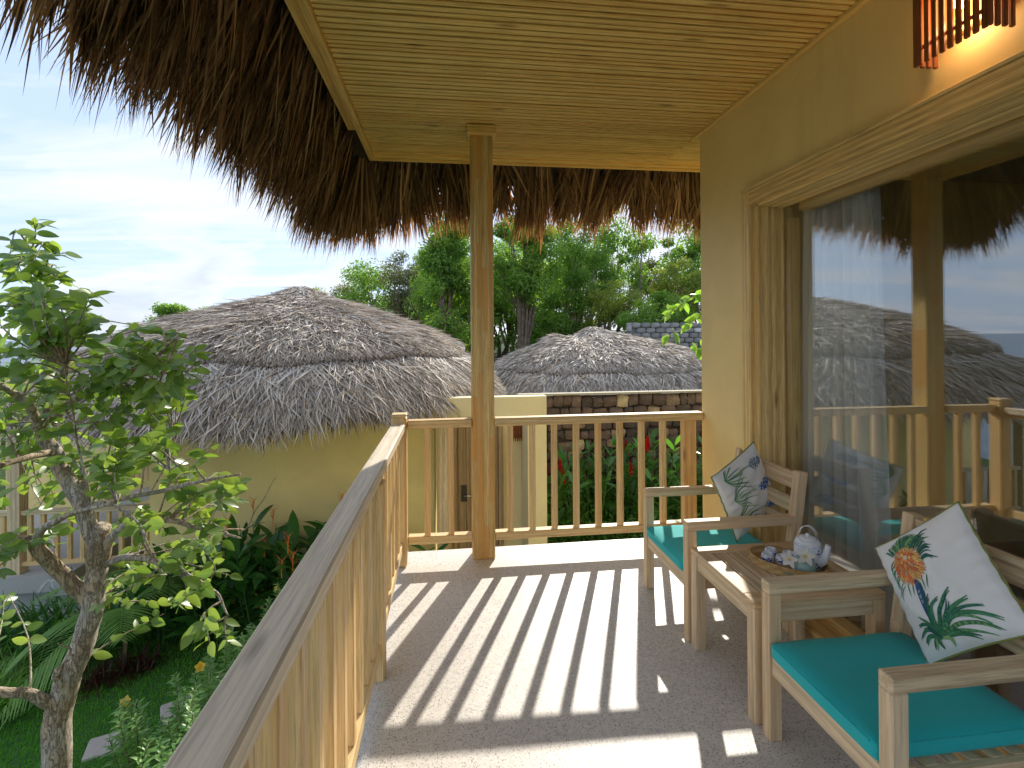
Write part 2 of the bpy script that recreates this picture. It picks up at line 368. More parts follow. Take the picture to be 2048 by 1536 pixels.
EAVE = thatchmat('brown_palm_leaf', [(0, (.05, .03, .02)), (.3, (.17, .105, .055)), (.65, (.32, .20, .10)), (.9, (.48, .33, .17)), (1, (.62, .47, .28))], .3, (1.7, 1.1, .6))
EAVEB = plain('thatch_backing', (.05, .033, .02), .9, .3, 20)
ROOFT = thatchmat('grey_palm_thatch', [(0, (.17, .13, .10)), (.3, (.40, .34, .28)), (.65, (.60, .53, .45)), (.9, (.82, .75, .65)), (1, (.66, .48, .28))], .12, (1.2, 1.1, 1.0))
ROOFB = plain('thatch_mass', (.15, .115, .10), .95, .3, 14, bump=.6)
def glassmat():
    m, nt, b, o = newmat('window_glass')
    nt.nodes.remove(b)
    t = N(nt, 'ShaderNodeBsdfTransparent'); t.inputs[0].default_value = (.95, .97, .96, 1)
    g = N(nt, 'ShaderNodeBsdfGlossy'); g.inputs['Roughness'].default_value = .0; g.inputs[0].default_value = (.95, .97, 1, 1)
    lw = N(nt, 'ShaderNodeLayerWeight'); f = math_(nt, 'ADD', math_(nt, 'MULTIPLY', math_(nt, 'POWER', lw.outputs['Facing'], 4.0), .6), .18, True)
    ms = N(nt, 'ShaderNodeMixShader'); Lk(nt, f, ms.inputs[0]); Lk(nt, t.outputs[0], ms.inputs[1]); Lk(nt, g.outputs[0], ms.inputs[2]); Lk(nt, ms.outputs[0], o.inputs[0])
    return m
GLASS = glassmat()
def clothmat(name, col, sheer=0., weave=500., rough=.85, wrinkle=.3, wscale=9.):
    m, nt, b, o = newmat(name)
    tc = N(nt, 'ShaderNodeTexCoord'); n = N(nt, 'ShaderNodeTexNoise', i_Scale=3.0, i_Detail=4.0); Lk(nt, tc.outputs['Object'], n.inputs[0])
    Lk(nt, mix(nt, n.outputs[0], tuple(x*.93 for x in col), tuple(min(1, x*1.06) for x in col)), b.inputs['Base Color'])
    b.inputs['Roughness'].default_value = rough; b.inputs['Sheen Weight'].default_value = .15
    w1 = N(nt, 'ShaderNodeTexNoise', i_Scale=weave, i_Detail=1.0); Lk(nt, tc.outputs['Object'], w1.inputs[0])
    w2 = N(nt, 'ShaderNodeTexNoise', i_Scale=wscale, i_Detail=3.0, i_Distortion=1.5); Lk(nt, tc.outputs['Object'], w2.inputs[0])
    b1 = N(nt, 'ShaderNodeBump', i_Strength=wrinkle, i_Distance=.012); Lk(nt, w2.outputs[0], b1.inputs['Height'])
    b2 = N(nt, 'ShaderNodeBump', i_Strength=.3, i_Distance=.0008); Lk(nt, w1.outputs[0], b2.inputs['Height']); Lk(nt, b1.outputs[0], b2.inputs['Normal']); Lk(nt, b2.outputs[0], b.inputs['Normal'])
    if sheer:
        t = N(nt, 'ShaderNodeBsdfTransparent'); tl = N(nt, 'ShaderNodeBsdfTranslucent'); tl.inputs[0].default_value = (*col, 1)
        m1 = N(nt, 'ShaderNodeMixShader', i_Fac=.18); Lk(nt, b.outputs[0], m1.inputs[1]); Lk(nt, tl.outputs[0], m1.inputs[2])
        m2 = N(nt, 'ShaderNodeMixShader', i_Fac=sheer); Lk(nt, m1.outputs[0], m2.inputs[1]); Lk(nt, t.outputs[0], m2.inputs[2]); Lk(nt, m2.outputs[0], o.inputs[0])
    return m
TEAL = clothmat('teal_canvas', (.005, .46, .47), wrinkle=.3, wscale=4)
PILLOW = clothmat('white_cotton', (.83, .83, .81), wrinkle=.35, wscale=8)
PBACK = clothmat('tan_cotton', (.62, .48, .28), wrinkle=.35)
PIPE = clothmat('green_piping', (.22, .26, .06))
SHEER = clothmat('sheer_voile', (.97, .97, .96), sheer=.15, weave=700, wrinkle=.1)
LINEN = clothmat('white_bedding', (.78, .80, .84))

# ================================================================== SETTING
def gz(x, y):
    """height of the garden ground"""
    x = np.asarray(x, float); y = np.asarray(y, float)
    def ss(a, b, t): t = np.clip((t-a)/(b-a), 0, 1); return t*t*(3-2*t)
    z = -2.0+.04*np.sin(x*1.3+.5)*np.sin(y*.9)
    z = z+.42*ss(6.6, 8.4, y)*ss(.9, 1.8, x)
    z = z+1.6*ss(11, 19, y)*ss(-6, 3, x)+.8*ss(19, 40, y)
    z = z-14*ss(-14, -75, x)-2.5*ss(-8, -20, x)
    return z
def terrain():
    g = np.sign(np.linspace(-1, 1, 170))*np.abs(np.linspace(-1, 1, 170))**3.6*2600
    gx, gy = np.meshgrid(g-3, g+5, indexing='ij')
    V = np.stack([gx, gy, gz(gx, gy)], -1).reshape(-1, 3); n = len(g)
    i, j = np.meshgrid(np.arange(n-1), np.arange(n-1), indexing='ij'); a = (i*n+j).ravel()
    F = np.stack([a, a+n, a+n+1, a+1], 1)
    m, nt, b, o = newmat('garden_ground')
    tc = N(nt, 'ShaderNodeTexCoord'); n1 = N(nt, 'ShaderNodeTexNoise', i_Scale=.9, i_Detail=8.0); Lk(nt, tc.outputs['Object'], n1.inputs[0])
    n2 = N(nt, 'ShaderNodeTexNoise', i_Scale=40.0, i_Detail=4.0); Lk(nt, tc.outputs['Object'], n2.inputs[0])
    c = mix(nt, ramp(nt, n1.outputs[0], [(.4, 0), (.6, 1)]), (.022, .05, .012), (.045, .085, .018))
    c = mix(nt, .5, c, ramp(nt, n2.outputs[0], [(.3, .4), (.7, 1.4)]), 'MULTIPLY')
    Lk(nt, c, b.inputs['Base Color']); b.inputs['Roughness'].default_value = .95; b.inputs['Specular IOR Level'].default_value = .1
    link('ground', mesh('ground', V, F, m, smooth=True), kind='structure')
terrain()
m, nt, b, o = newmat('sea_water'); b.inputs['Base Color'].default_value = (.012, .06, .10, 1); b.inputs['Roughness'].default_value = .25
tc = N(nt, 'ShaderNodeTexCoord'); n1 = N(nt, 'ShaderNodeTexNoise', i_Scale=.08, i_Detail=6.0); Lk(nt, tc.outputs['Object'], n1.inputs[0]); bp = N(nt, 'ShaderNodeBump', i_Strength=.6, i_Distance=2.); Lk(nt, n1.outputs[0], bp.inputs['Height']); Lk(nt, bp.outputs[0], b.inputs['Normal'])
link('sea', mesh('sea', [[-9000, -9000, -14], [-50, -9000, -14], [-50, 9000, -14], [-9000, 9000, -14]], [[0, 1, 2, 3]], m), kind='structure')
LAWN = plain('lawn_soil', (.035, .11, .015), .95, .3, 25)
gx, gy = np.meshgrid(np.linspace(-9, -.55, 60), np.linspace(-1, 7.2, 60), indexing='ij')
V = np.stack([gx, gy, gz(gx, gy)+.012], -1).reshape(-1, 3); i, j = np.meshgrid(np.arange(59), np.arange(59), indexing='ij'); a = (i*60+j).ravel()
link('lawn', mesh('lawn', V, np.stack([a, a+60, a+61, a+1], 1), LAWN, smooth=True), kind='structure')
# balcony slab and floor (terrazzo)
solid('balcony_floor', (-.42, -1.1, -.22), (1.84, 3.44, 0), TERR, kind='structure', bev=.01)
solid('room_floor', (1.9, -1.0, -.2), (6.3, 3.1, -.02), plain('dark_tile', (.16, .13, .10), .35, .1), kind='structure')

# ================================================================== VILLA (own house)
villa = empty('villa', (3, 1, -2), 'ochre plastered villa with boarded balcony ceiling and thatched eave, the one the balcony belongs to', 'villa')
XG = 1.865
# outer wall with the door opening (y -1.3..2.62, z .06..2.185)
OY0, OY1, OZ1 = -.55, 2.615, 2.18
B = Bag()
B.add(boxv((1.70, OY1, -.05), (1.93, 3.22, 2.84)), BOXF)
B.add(boxv((1.70, -1.0, OZ1), (1.93, OY1-.0002, 2.84)), BOXF)
B.add(boxv((1.70, -1.0, -.05), (1.93, OY0, OZ1-.0002)), BOXF)
B.add(boxv((1.9302, 3.06, -.05), (6.3, 3.22, 2.84)), BOXF)
B.obj('wall', WALL, villa)
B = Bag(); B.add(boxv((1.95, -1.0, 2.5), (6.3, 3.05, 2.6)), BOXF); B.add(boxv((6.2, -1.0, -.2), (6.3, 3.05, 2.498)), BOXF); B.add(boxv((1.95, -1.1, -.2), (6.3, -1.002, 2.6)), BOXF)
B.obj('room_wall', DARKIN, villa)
B = Bag(); B.add(boxv((-.1, -1.0, -2.3), (6.2, 3.0, -.23)), BOXF); B.obj('base_wall', WALL2, villa)
# frame of the sliding door
win = empty('sliding_door', (1.8, 1, 0)); setw(win, Matrix.Translation((1.8, 1, 0)), villa)
def fb(p0, p1, a, b_, name='frame_board'): return beam(name, p0, p1, a, b_, FRAME, win, bev=.003)
fb((1.688, 2.66, .0), (1.688, 2.66, 2.26), .03, .085)                       # casing, far side
fb((1.684, -.54, 2.2165), (1.684, 2.62, 2.2165), .035, .087)                 # casing, top
fb((1.675, -.54, 2.268), (1.675, 2.70, 2.268), .02, .016)                   # fillet on top
fb((1.74, 2.598, 0), (1.74, 2.598, 2.17), .075, .03)                        # jamb boards
fb((1.820, 2.604, 0), (1.820, 2.604, 2.165), .078, .036)
fb((1.735, -.54, 2.169), (1.735, 2.58, 2.169), .07, .018)
fb((1.812, -.54, 2.166), (1.812, 2.58, 2.166), .08, .022)
fb((1.75, -.54, .025), (1.75, 2.58, .025), .10, .05)
fb((1.845, -.54, .04), (1.845, 2.58, .04), .08, .08)
fb((1.915, 2.590, .08), (1.915, 2.590, 2.1), .06, .040, 'door_stile')           # inner leaf behind the glass
fb((1.915, -.54, 2.145), (1.915, 2.50, 2.145), .06, .05, 'door_rail')
link('glass_pane', box_mesh(.008, 3.11, 2.075, GLASS, 0), Matrix.Translation((XG+.004, 1.02, 1.117)), win)
# ceiling boards
yb = -.35; k = 0
while yb < 3.80:
    wd = random.choice([.034, .038, .042, .046]); z = 2.822+random.uniform(-.0015, .0015)
    x0 = -.56; cutx = random.uniform(-.2, 1.4)
    beam('ceiling_board', (x0, yb+wd/2, z+.011), (1.70, yb+wd/2, z+.011), wd-.010, .026, CEIL, villa, bev=.0012)
    yb += wd+.0005
B = Bag()
for y in np.arange(-.95, -.36, .042): B.add(boxv((-.56, y, 2.822), (1.70, y+.036, 2.838)), BOXF)
B.obj('ceiling_board', CEIL, villa, kind='stuff')
B = Bag(); B.add(boxv((-.66, -1.0, 2.85), (2.6, 3.95, 2.88)), BOXF); B.obj('ceiling_backing', plain('dark_gap', (.05, .03, .015), .9), villa)
beam('ceiling_trim', (-.582, -1.0, 2.818), (-.582, 3.905, 2.818), .04, .05, CEIL, villa)
beam('ceiling_trim', (-.562, 3.885, 2.818), (2.4, 3.885, 2.818), .04, .05, CEIL, villa)
beam('ceiling_trim', (-.64, -1.0, 2.852), (-.64, 3.45, 2.852), .06, .03, CEIL, villa)
beam('ceiling_trim', (1.686, -1.0, 2.808), (1.686, 3.3, 2.808), .026, .026, CEIL, villa)
for yy in (3.835,): beam('ceiling_trim', (-.56, yy, 2.815), (2.4, yy, 2.815), .05, .02, CEIL, villa)
for y in np.arange(3.24, 3.8, .042): beam('ceiling_board', (1.702, y+.018, 2.83), (2.4, y+.018, 2.83), .036, .016, CEIL, villa, bev=.002)
# post with its cap
beam('post', (.210, 3.305, 0), (.210, 3.305, 2.80), .146, .125, POST, villa, bev=.006)
beam('post_cap', (.115, 3.29, 2.785), (.305, 3.29, 2.785), .17, .055, CEIL, villa)
# roof mass above
hip = np.array([[-1.02, -1.5, 2.72], [-1.02, 3.9, 2.72], [-.6, 4.2, 2.72], [6.6, 4.2, 2.72], [6.6, -1.5, 2.72], [2.8, .8, 5.0]])
V = np.vstack([hip, hip*1.0]); 
low_ = np.array([[-.66, -1.5, 2.95], [-.66, 3.9, 2.95], [-.6, 3.95, 2.95], [6.5, 3.95, 2.95], [6.5, -1.5, 2.95]])
V = np.vstack([hip, low_])
F3 = [[0, 1, 5], [1, 2, 5], [2, 3, 5], [3, 4, 5], [4, 0, 5]]; F4 = [[0, 6, 7, 1], [1, 7, 8, 2], [2, 8, 9, 3], [3, 9, 10, 4], [4, 10, 6, 0]]
roof = link('thatched_roof', mesh('thatched_roof', V, [np.array(F3), np.array(F4)], EAVEB), None, villa)
def eave_path(n):
    """points along the eave: position, outward direction, target tip offset and tip height"""
    s = .3+rng.random(n)*9.4; P = np.zeros((n, 3)); D = np.zeros((n, 3)); off = np.zeros(n); tz = np.zeros(n)
    a = s < 5.6; b_ = (s >= 5.6) & (s < 6.9); c = s >= 6.9
    P[a, 0] = -.64; P[a, 1] = -1.7+s[a]; D[a, 0] = -1
    th = (s[b_]-5.6)/1.3*np.pi/2; P[b_, 0] = -.62; P[b_, 1] = 3.9; D[b_, 0] = -np.cos(th); D[b_, 1] = np.sin(th)
    P[c, 0] = -.62+(s[c]-6.9)*1.12; P[c, 1] = 3.92; D[c, 1] = 1
    off[:] = .56; tz[:] = 2.29
    u = np.clip((s-4.9)/1.3, 0, 1); off += .02*u; tz -= .10*u
    v = np.clip((s-6.5)/1.0, 0, 1); off -= .14*v; tz += .17*v
    q = (s/.055).astype(int); hs = np.sin(q*127.1)*43758.5; hs = hs-np.floor(hs); eave_path.skew = (hs-.5)*.34; hs2 = np.sin(q*311.7)*24634.6; hs2 = hs2-np.floor(hs2); tz += (hs2-.5)*.20
    tz += .035*np.sin(s*5.1)+.025*np.sin(s*13.7+1)
    return P, D, off, tz
def eave_blades(n, Wr=(.007, .022)):
    P, D, off, tz = eave_path(n)
    lay = rng.random(n)**.8
    ro = (off-.10)*lay; tipo = np.minimum(ro+rng.uniform(.06, .34, n), off*rng.uniform(.93, 1.04, n)); tipo = np.maximum(tipo, ro+.02)
    base = P+D*ro[:, None]; base[:, 2] = 3.03-.62*ro+rng.normal(0, .015, n)
    tip = P+D*tipo[:, None]+np.cross(D, [0, 0, 1])*(eave_path.skew+rng.normal(0, .05, n))[:, None]
    tip[:, 2] = tz+np.abs(rng.normal(0, .16, n))-.05*rng.random(n)-(rng.random(n) < .06)*.12*rng.random(n)+(1-tipo/off)*.16
    d = tip-base; L = np.linalg.norm(d, axis=1)
    return base, d, D, L
n = 17000
base, d, D, L = eave_blades(n)
V, F, A = blades(base, d, D+rng.normal(0, .5, (n, 3)), L, rng.uniform(.007, .024, n), rng.normal(.0, .03, n), 4, 'spike', 0, None, rng.normal(0, .05, n))
tl = link('hanging_palm_leaves', mesh('hanging_palm_leaves', V, F, EAVE, A), None, roof, kind='stuff')
# the biggest single leaves of the fringe, each its own
tm = []
for k in range(8):
    V, F, A = blades(np.zeros((1, 3)), np.array([[1., 0, 0]]), np.array([[0, 0, 1.]]), 1., .034+.012*(k % 3), -.02+.01*k, 5, 'spike', .1, None, np.array([.02*(k-4)]))
    tm.append(mesh('palm_leaf', V, F, EAVE, A))
base, d, D, L = eave_blades(285)
for k in range(285):
    X = Vector(d[k]).normalized(); Z = Vector(D[k]+rng.normal(0, .3, 3)); Z = (Z-X*Z.dot(X)).normalized(); Y = Z.cross(X)
    Mw = Matrix((X*L[k], Y, Z)).transposed().to_4x4(); Mw.translation = Vector(base[k]-D[k]*.03)
    link('palm_leaf', tm[k % 8], Mw, roof)

# ================================================================== RAILINGS
def rail_box(t, y0, y1): pass
rl = empty('balcony_railing', (-.33, 1.5, 0), 'long timber railing running along the left edge of the balcony towards the viewer', 'railing')
beam('top_rail', (-.328, -.9, .878), (-.328, 3.19, .878), .084, .05, RAILTOP, rl, bev=.006)
beam('under_rail', (-.325, -.9, .841), (-.325, 3.19, .841), .05, .022, WOOD, rl)
beam('bottom_rail', (-.328, -.9, .135), (-.328, 3.19, .135), .05, .055, WOOD, rl)
for y in list(np.arange(3.055, 2.3, -.1425))+list(np.arange(2.055, -.8, -.1375)):
    beam('baluster', (-.328, y, .163), (-.328, y, .829), .042, .040, WOOD, rl)
for y in (2.195,): beam('post', (-.325, y, 0), (-.325, y, .829), .08, .085, WOOD, rl, bev=.004)
cp = beam('corner_post', (-.325, 3.245, 0), (-.325, 3.245, .945), .094, .096, WOOD, rl, bev=.012)
solid('post_cap', (-.373, 3.196, .944), (-.277, 3.294, .962), WOOD, rl, bev=.009)
re_ = empty('balcony_railing', (.7, 3.27, 0), 'short timber railing across the far end of the balcony, cut by the tall post', 'railing')
for a, b_ in ((-.275, .134), (.286, 1.702)):
    xr = b_+(.04 if b_ > 1 else 0)
    za, zb = .888+.012*(a+.28)/2, .888+.012*(xr+.28)/2
    if b_ > 1: beam('top_rail', (a, 3.262, za), (1.697, 3.225, zb), .078, .052, RAILTOP if False else WOOD, re_, bev=.005)
    else: beam('top_rail', (a, 3.27, za), (b_, 3.266, zb), .078, .052, WOOD, re_, bev=.005)
    beam('bottom_rail', (a, 3.285, .142), (min(b_, 1.697), 3.275, .142), .06, .05, WOOD, re_)
for x in (-.151, .001, .388, .535, .683, .832, .984, 1.136, 1.288, 1.440): beam('baluster', (x, 3.272, .168), (x, 3.272, .868), .037, .040, WOOD, re_)
beam('post', (1.617, 3.255, 0), (1.617, 3.255, .868), .088, .06, WOOD, re_)

# ================================================================== WALL LAMP
lamp = empty('wall_lamp', (1.69, 1.415, 2.5), 'box wall lamp of red-brown vertical slats glowing above the sliding door', 'lamp')
LX0, LY0, LY1 = 1.60, 1.296, 1.534
solid('back_plate', (1.672, LY0+.03, 2.44), (1.698, LY1-.03, 2.9), plain('lamp_plate', (.5, .35, .15), .5), lamp)
for y in np.linspace(LY0+.014, LY1-.014, 9): beam('slat', (LX0, y, 2.365), (LX0, y, 2.80), .012, .0165, RED, lamp)
for y in (LY0, LY1):
    for x in (LX0, 1.625, 1.650, 1.675): beam('slat', (x, y, 2.365), (x, y, 2.80), .0155, .012, RED, lamp)
beam('cross_bar', (LX0+.014, LY0+.008, 2.43), (LX0+.014, LY1-.008, 2.43), .012, .012, RED, lamp)
m, nt, b, o = newmat('warm_bulb'); b.inputs['Emission Color'].default_value = (1, .55, .2, 1); b.inputs['Emission Strength'].default_value = 6; b.inputs['Base Color'].default_value = (1, .8, .5, 1)
V, F = lathe([(0, 0), (.014, .0), (.026, .02), (.03, .05), (.022, .085), (.012, .1), (0, .1)], 14)
link('bulb', mesh('bulb', V, F, m, smooth=True), Matrix.Translation((1.64, 1.415, 2.5)), lamp)
pl = bpy.data.lights.new('lamp_light', 'POINT'); pl.energy = .4; pl.color = (1, .70, .38); pl.shadow_soft_size = .03
po = bpy.data.objects.new('lamp_light', pl); COL.objects.link(po); setw(po, Matrix.Translation((1.64, 1.415, 2.455)), lamp)

# ================================================================== CURTAIN, BED (seen through the glass)
yy = np.linspace(2.47, 1.93, 90); zz = np.linspace(0.03, 2.3, 34)
G = np.zeros((90, 34, 3))
for i, y in enumerate(yy):
    t = i/89
    for j, z in enumerate(zz):
        h = 1-z/2.2
        yv = (2.62-.50*t)*(1-h)+(2.66-.60*t**1.05)*h
        amp = .022+.02*h
        G[i, j] = (2.0+amp*math.sin(t*44+1.2*math.sin(z*1.1))+.012*math.sin(t*97+z*2), yv+.012*math.sin(t*31+z), z)
i, j = np.meshgrid(np.arange(89), np.arange(33), indexing='ij'); a = (i*34+j).ravel()
cu = link('curtain', mesh('curtain', G.reshape(-1, 3), np.stack([a, a+34, a+35, a+1], 1), SHEER, smooth=True))
tag(cu, 'sheer white curtain hanging behind the sliding glass', 'curtain')
bed = empty('bed', (3.5, .9, 0), 'bed with white bedding dimly seen through the glass', 'bed')
V, F = lathe([(0, 0), (1, 0)], 4)
def soft_box(name, a, b_, mat, parent=None, r=.06, bulge=.0, smooth=True, label=None, loc=None, subd=2):
    bm = bmesh.new(); bmesh.ops.create_cube(bm, size=1)
    s = Vector(b_)-Vector(a); bmesh.ops.scale(bm, vec=s, verts=bm.verts)
    bmesh.ops.subdivide_edges(bm, edges=bm.edges[:], cuts=14, use_grid_fill=True)
    hx, hy, hz = s/2
    for v in bm.verts:
        p = v.co; q = Vector((max(-hx+r, min(hx-r, p.x)), max(-hy+r, min(hy-r, p.y)), max(-hz+r, min(hz-r, p.z))))
        dlt = p-q
        if dlt.length > 1e-6: p2 = q+dlt.normalized()*r
        else: p2 = p
        if bulge and p2.z > 0:
            p2.z += bulge*(1-(p.x/hx)**4)*(1-(p.y/hy)**4)
            p2.z += .002*math.sin(p.x*23+1)*math.sin(p.y*19)
        v.co = p2
    me = bpy.data.meshes.new(name); bm.to_mesh(me); bm.free(); me.materials.append(mat)
    for p in me.polygons: p.use_smooth = True
    return link(name, me, Matrix.Translation((Vector(a)+Vector(b_))/2), parent, None, label)
soft_box('mattress', (2.5, -.4, .25), (4.5, 1.7, .62), LINEN, bed, .07, .03)
solid('bed_base', (2.75, -.55, 0), (4.7, 1.55, .249), DOORW, bed)
soft_box('bolster', (4.1, -.4, .64), (4.6, .4, .84), LINEN, bed, .09)

# ================================================================== FURNITURE
def make_chair(loc, label, group):
    x0, y0 = loc; t = empty('armchair', (x0, y0, 0), label, 'chair', group); W = .545
    P = lambda x, y, z: (x0+x, y0+y, z)
    for y in (.0225, W-.0225):
        beam('front_leg', P(.024, y, 0), P(.024, y, .522), .048, .045, FURN, t)
        beam('arm', P(0, y, .5435), P(.585, y, .5435), .045, .043, FURN, t)
        # rear upright leans back
        beam('back_post', P(.535, y, 0), P(.545, y, .38), .05, .0448, FURN, t)
        beam('back_post', P(.545, y, .36), P(.60, y, .775), .05, .045, FURN, t)
        beam('side_rail', P(.048, y, .27), P(.52, y, .27), .028, .062, FURN, t)
    beam('front_rail', P(.024, .045, .27), P(.024, W-.045, .27), .03, .066, FURN, t)
    beam('back_rail', P(.535, .045, .27), P(.535, W-.045, .27), .03, .06, FURN, t)
    for zc, hh in ((.722, .085), (.605, .075), (.512, .05)):
        xx = .545+(zc-.36)/.415*.055
        beam('back_slat', P(xx, .045, zc), P(xx, W-.045, zc), .022, hh, FURN, t)
    for k in range(7): beam('seat_slat', P(.08+k*.068, .03, .296), P(.08+k*.068, W-.03, .296), .045, .012, FURN, t)
    return t
chA = make_chair((1.118, 1.152), 'teak armchair nearest the viewer, right of the side table, holding the orange flower cushion', 'teak armchairs on the balcony')
chB = make_chair((1.103, 2.238), 'teak armchair at the far end by the balcony corner, holding the blue flower cushion', 'teak armchairs on the balcony')
for (x0, y0), lab in (((1.118, 1.152), 'teal seat cushion on the nearest teak armchair, all in shade'), ((1.103, 2.238), 'teal seat cushion on the far teak armchair, streaked with sunlight')):
    c = soft_box('seat_cushion', (x0-.004, y0+.047, .303), (x0+.525, y0+.498, .363), TEAL, None, .018, .010)
    tag(c, lab, 'cushion', 'teal seat cushions')
    B = Bag()
    for zs in (-.012, .024):
        pts = [(x0-.006, y0+.06), (x0-.006, y0+.485), (x0+.51, y0+.4985), (x0+.51, y0+.0465), (x0-.006, y0+.06)]
    V, F = tube([(x0-.0035, y0+.07, .352), (x0-.0035, y0+.475, .352)], .003, 6); B.add(V, F)
    V, F = tube([(x0+.02, y0+.0475, .352), (x0+.5, y0+.0475, .352)], .003, 6); B.add(V, F); fixdegen(B)
    B.obj('seam', TEAL, c)
# side table
tb = empty('side_table', (1.38, 1.99, 0), 'low slatted teak side table between the two armchairs', 'table')
tx0, tx1, ty0, ty1, th = 1.110, 1.655, 1.728, 2.222, .455
for x in (tx0+.025, tx1-.025):
    for y in (ty0+.025, ty1-.025): beam('leg', (x, y, 0), (x, y, th-.024), .048, .048, FURN, tb)
beam('top_frame', (tx0, ty0+.035, th-.011), (tx1, ty0+.035, th-.011), .07, .024, FURN, tb)
beam('top_frame', (tx0, ty1-.035, th-.011), (tx1, ty1-.035, th-.011), .07, .024, FURN, tb)
beam('top_frame', (tx0+.035, ty0+.0705, th-.0112), (tx0+.035, ty1-.0705, th-.0112), .07, .024, FURN, tb)
beam('top_frame', (tx1-.035, ty0+.0705, th-.0112), (tx1-.035, ty1-.0705, th-.0112), .07, .024, FURN, tb)
for k in range(6):
    x = tx0+.075+.033+k*.0664; beam('slat', (x, ty0+.072, th-.012), (x, ty1-.072, th-.012), .057, .02, FURN, tb)
for y in (ty0+.02, ty1-.02): beam('apron', (tx0+.05, y, th-.055), (tx1-.05, y, th-.055), .025, .06, FURN, tb)
for x in (tx0+.02, tx1-.02): beam('apron', (x, ty0+.05, th-.055), (x, ty1-.05, th-.055), .025, .06, FURN, tb)

# ------------------------------------------------------------------ throw pillows with printed plants
def inkmat(name, col, var=.25):
    m, nt, b, o = newmat(name); a = N(nt, 'ShaderNodeAttribute', attribute_name='rnd'); al = N(nt, 'ShaderNodeAttribute', attribute_name='acr')
    c = mix(nt, a.outputs['Fac'], tuple(x*(1-var) for x in col), tuple(min(1, x*(1+var*1.6)) for x in col))
    c = mix(nt, ramp(nt, al.outputs['Fac'], [(.35, .0), (1, .55)]), c, tuple(x*.25 for x in col))
    Lk(nt, c, b.inputs['Base Color']); b.inputs['Roughness'].default_value = .9; return m
INK = {k: inkmat('ink_'+k, v) for k, v in dict(green=(.05, .22, .10), dark=(.02, .12, .10), light=(.22, .42, .16), orange=(.80, .20, .07), yellow=(.85, .50, .16), blue=(.10, .24, .62), navy=(.03, .09, .20), pale=(.35, .45, .55)).items()}
class Pillow:
    def __init__(s, T, L, B_, Rr, S, H, label, parent=None):
        T, L, B_, Rr = [np.array(p, float) for p in (T, L, B_, Rr)]
        s.c = (T+L+B_+Rr)/4; e1 = nrm((T-L)+(Rr-B_)); e2 = (B_-L)+(Rr-T); e2 = nrm(e2-e1*(e2@e1)); s.e1, s.e2, s.S, s.H = e1, e2, S, H
        s.n = np.cross(e2, e1)
        if s.n @ (np.array([0, 0, CH])-s.c) < 0: s.n = -s.n
        n = 41; g = np.linspace(0, 1, n); a, b_ = np.meshgrid(g, g, indexing='ij')
        Vf = s.P(a.ravel(), b_.ravel(), 1); Vb = s.P(a.ravel(), b_.ravel(), -1)
        i, j = np.meshgrid(np.arange(n-1), np.arange(n-1), indexing='ij'); q = (i*n+j).ravel(); F = np.stack([q, q+n, q+n+1, q+1], 1)
        s.root = link('throw_pillow', mesh('throw_pillow', Vf, F, PILLOW, smooth=True)); tag(s.root, label, 'pillow', 'printed throw pillows')
        link('back_cover', mesh('back_cover', Vb, F, PBACK, smooth=True), None, s.root)
        per = [(t, 0) for t in g[:-1]]+[(1, t) for t in g[:-1]]+[(1-t, 1) for t in g[:-1]]+[(0, 1-t) for t in g]
        per = np.array(per); V, F = tube(s.P(per[:, 0], per[:, 1], 1), .0035, 6); B = Bag(); B.add(V, F); fixdegen(B); B.obj('piping', PIPE, s.root, True)
        s.ink = {}
    def P(s, a, b_, side=1, lift=0.):
        a = np.asarray(a, float); b_ = np.asarray(b_, float)
        u = 2*a-1; v = 2*b_-1
        h = s.H*np.clip((1-u**2)*(1-v**2), 0, 1)**.42
        wr = .0025*np.sin(15*u-11*v+2)*(1-u**2)*(1-v**2)+.006*np.sin(9*u+4*v+1)*np.sin(7*v-2*u)*(1-u**2)*(1-v**2)+.0035*np.sin(26*(u*.3+v))*np.exp(-((np.abs(u)-.85)/.2)**2)*(1-v**2)
        pin = .045*(1-v**2)*u, .045*(1-u**2)*v
        uu = u-pin[0]; vv = v-pin[1]
        return s.c+(uu*s.S/2)[..., None]*s.e1+(vv*s.S/2)[..., None]*s.e2+((h+wr)*side+lift)[..., None]*s.n
    def stroke(s, pts, wd, ink, n=10):
        """curved tapered brush stroke in pillow coordinates"""
        p = np.array(pts, float); t = np.linspace(0, 1, n)[:, None]
        if len(p) == 2: C = p[0]*(1-t)+p[1]*t
        elif len(p) == 3: C = (1-t)**2*p[0]+2*t*(1-t)*p[1]+t**2*p[2]
        else: C = (1-t)**3*p[0]+3*t*(1-t)**2*p[1]+3*t*t*(1-t)*p[2]+t**3*p[3]
        T = np.gradient(C, axis=0); T = nrm(T); Nn = np.stack([-T[:, 1], T[:, 0]], 1)
        prof = (np.sin(np.pi*np.clip(t[:, 0]*.86+.1, 0, 1))**.8)*wd/2
        ks = (-1, 0, 1); V2 = np.concatenate([C+Nn*(prof*k)[:, None] for k in ks])
        V2 = np.clip(V2, .012, .988); s.cnt = getattr(s, 'cnt', 0)+1
        V = s.P(V2[:, 0], V2[:, 1], 1, np.full(len(V2), .0012+.0000035*s.cnt))
        F = []
        for j in range(2):
            for i in range(n-1): F.append([j*n+i, j*n+i+1, (j+1)*n+i+1, (j+1)*n+i])
        s.ink.setdefault(ink, Bag()).add(V, F, {'rnd': np.full(len(V), random.random()), 'acr': np.repeat([1., 0, 1.], n)})
    def done(s):
        for k, b_ in s.ink.items(): b_.obj('plant_print', INK[k], s.root, kind='stuff')
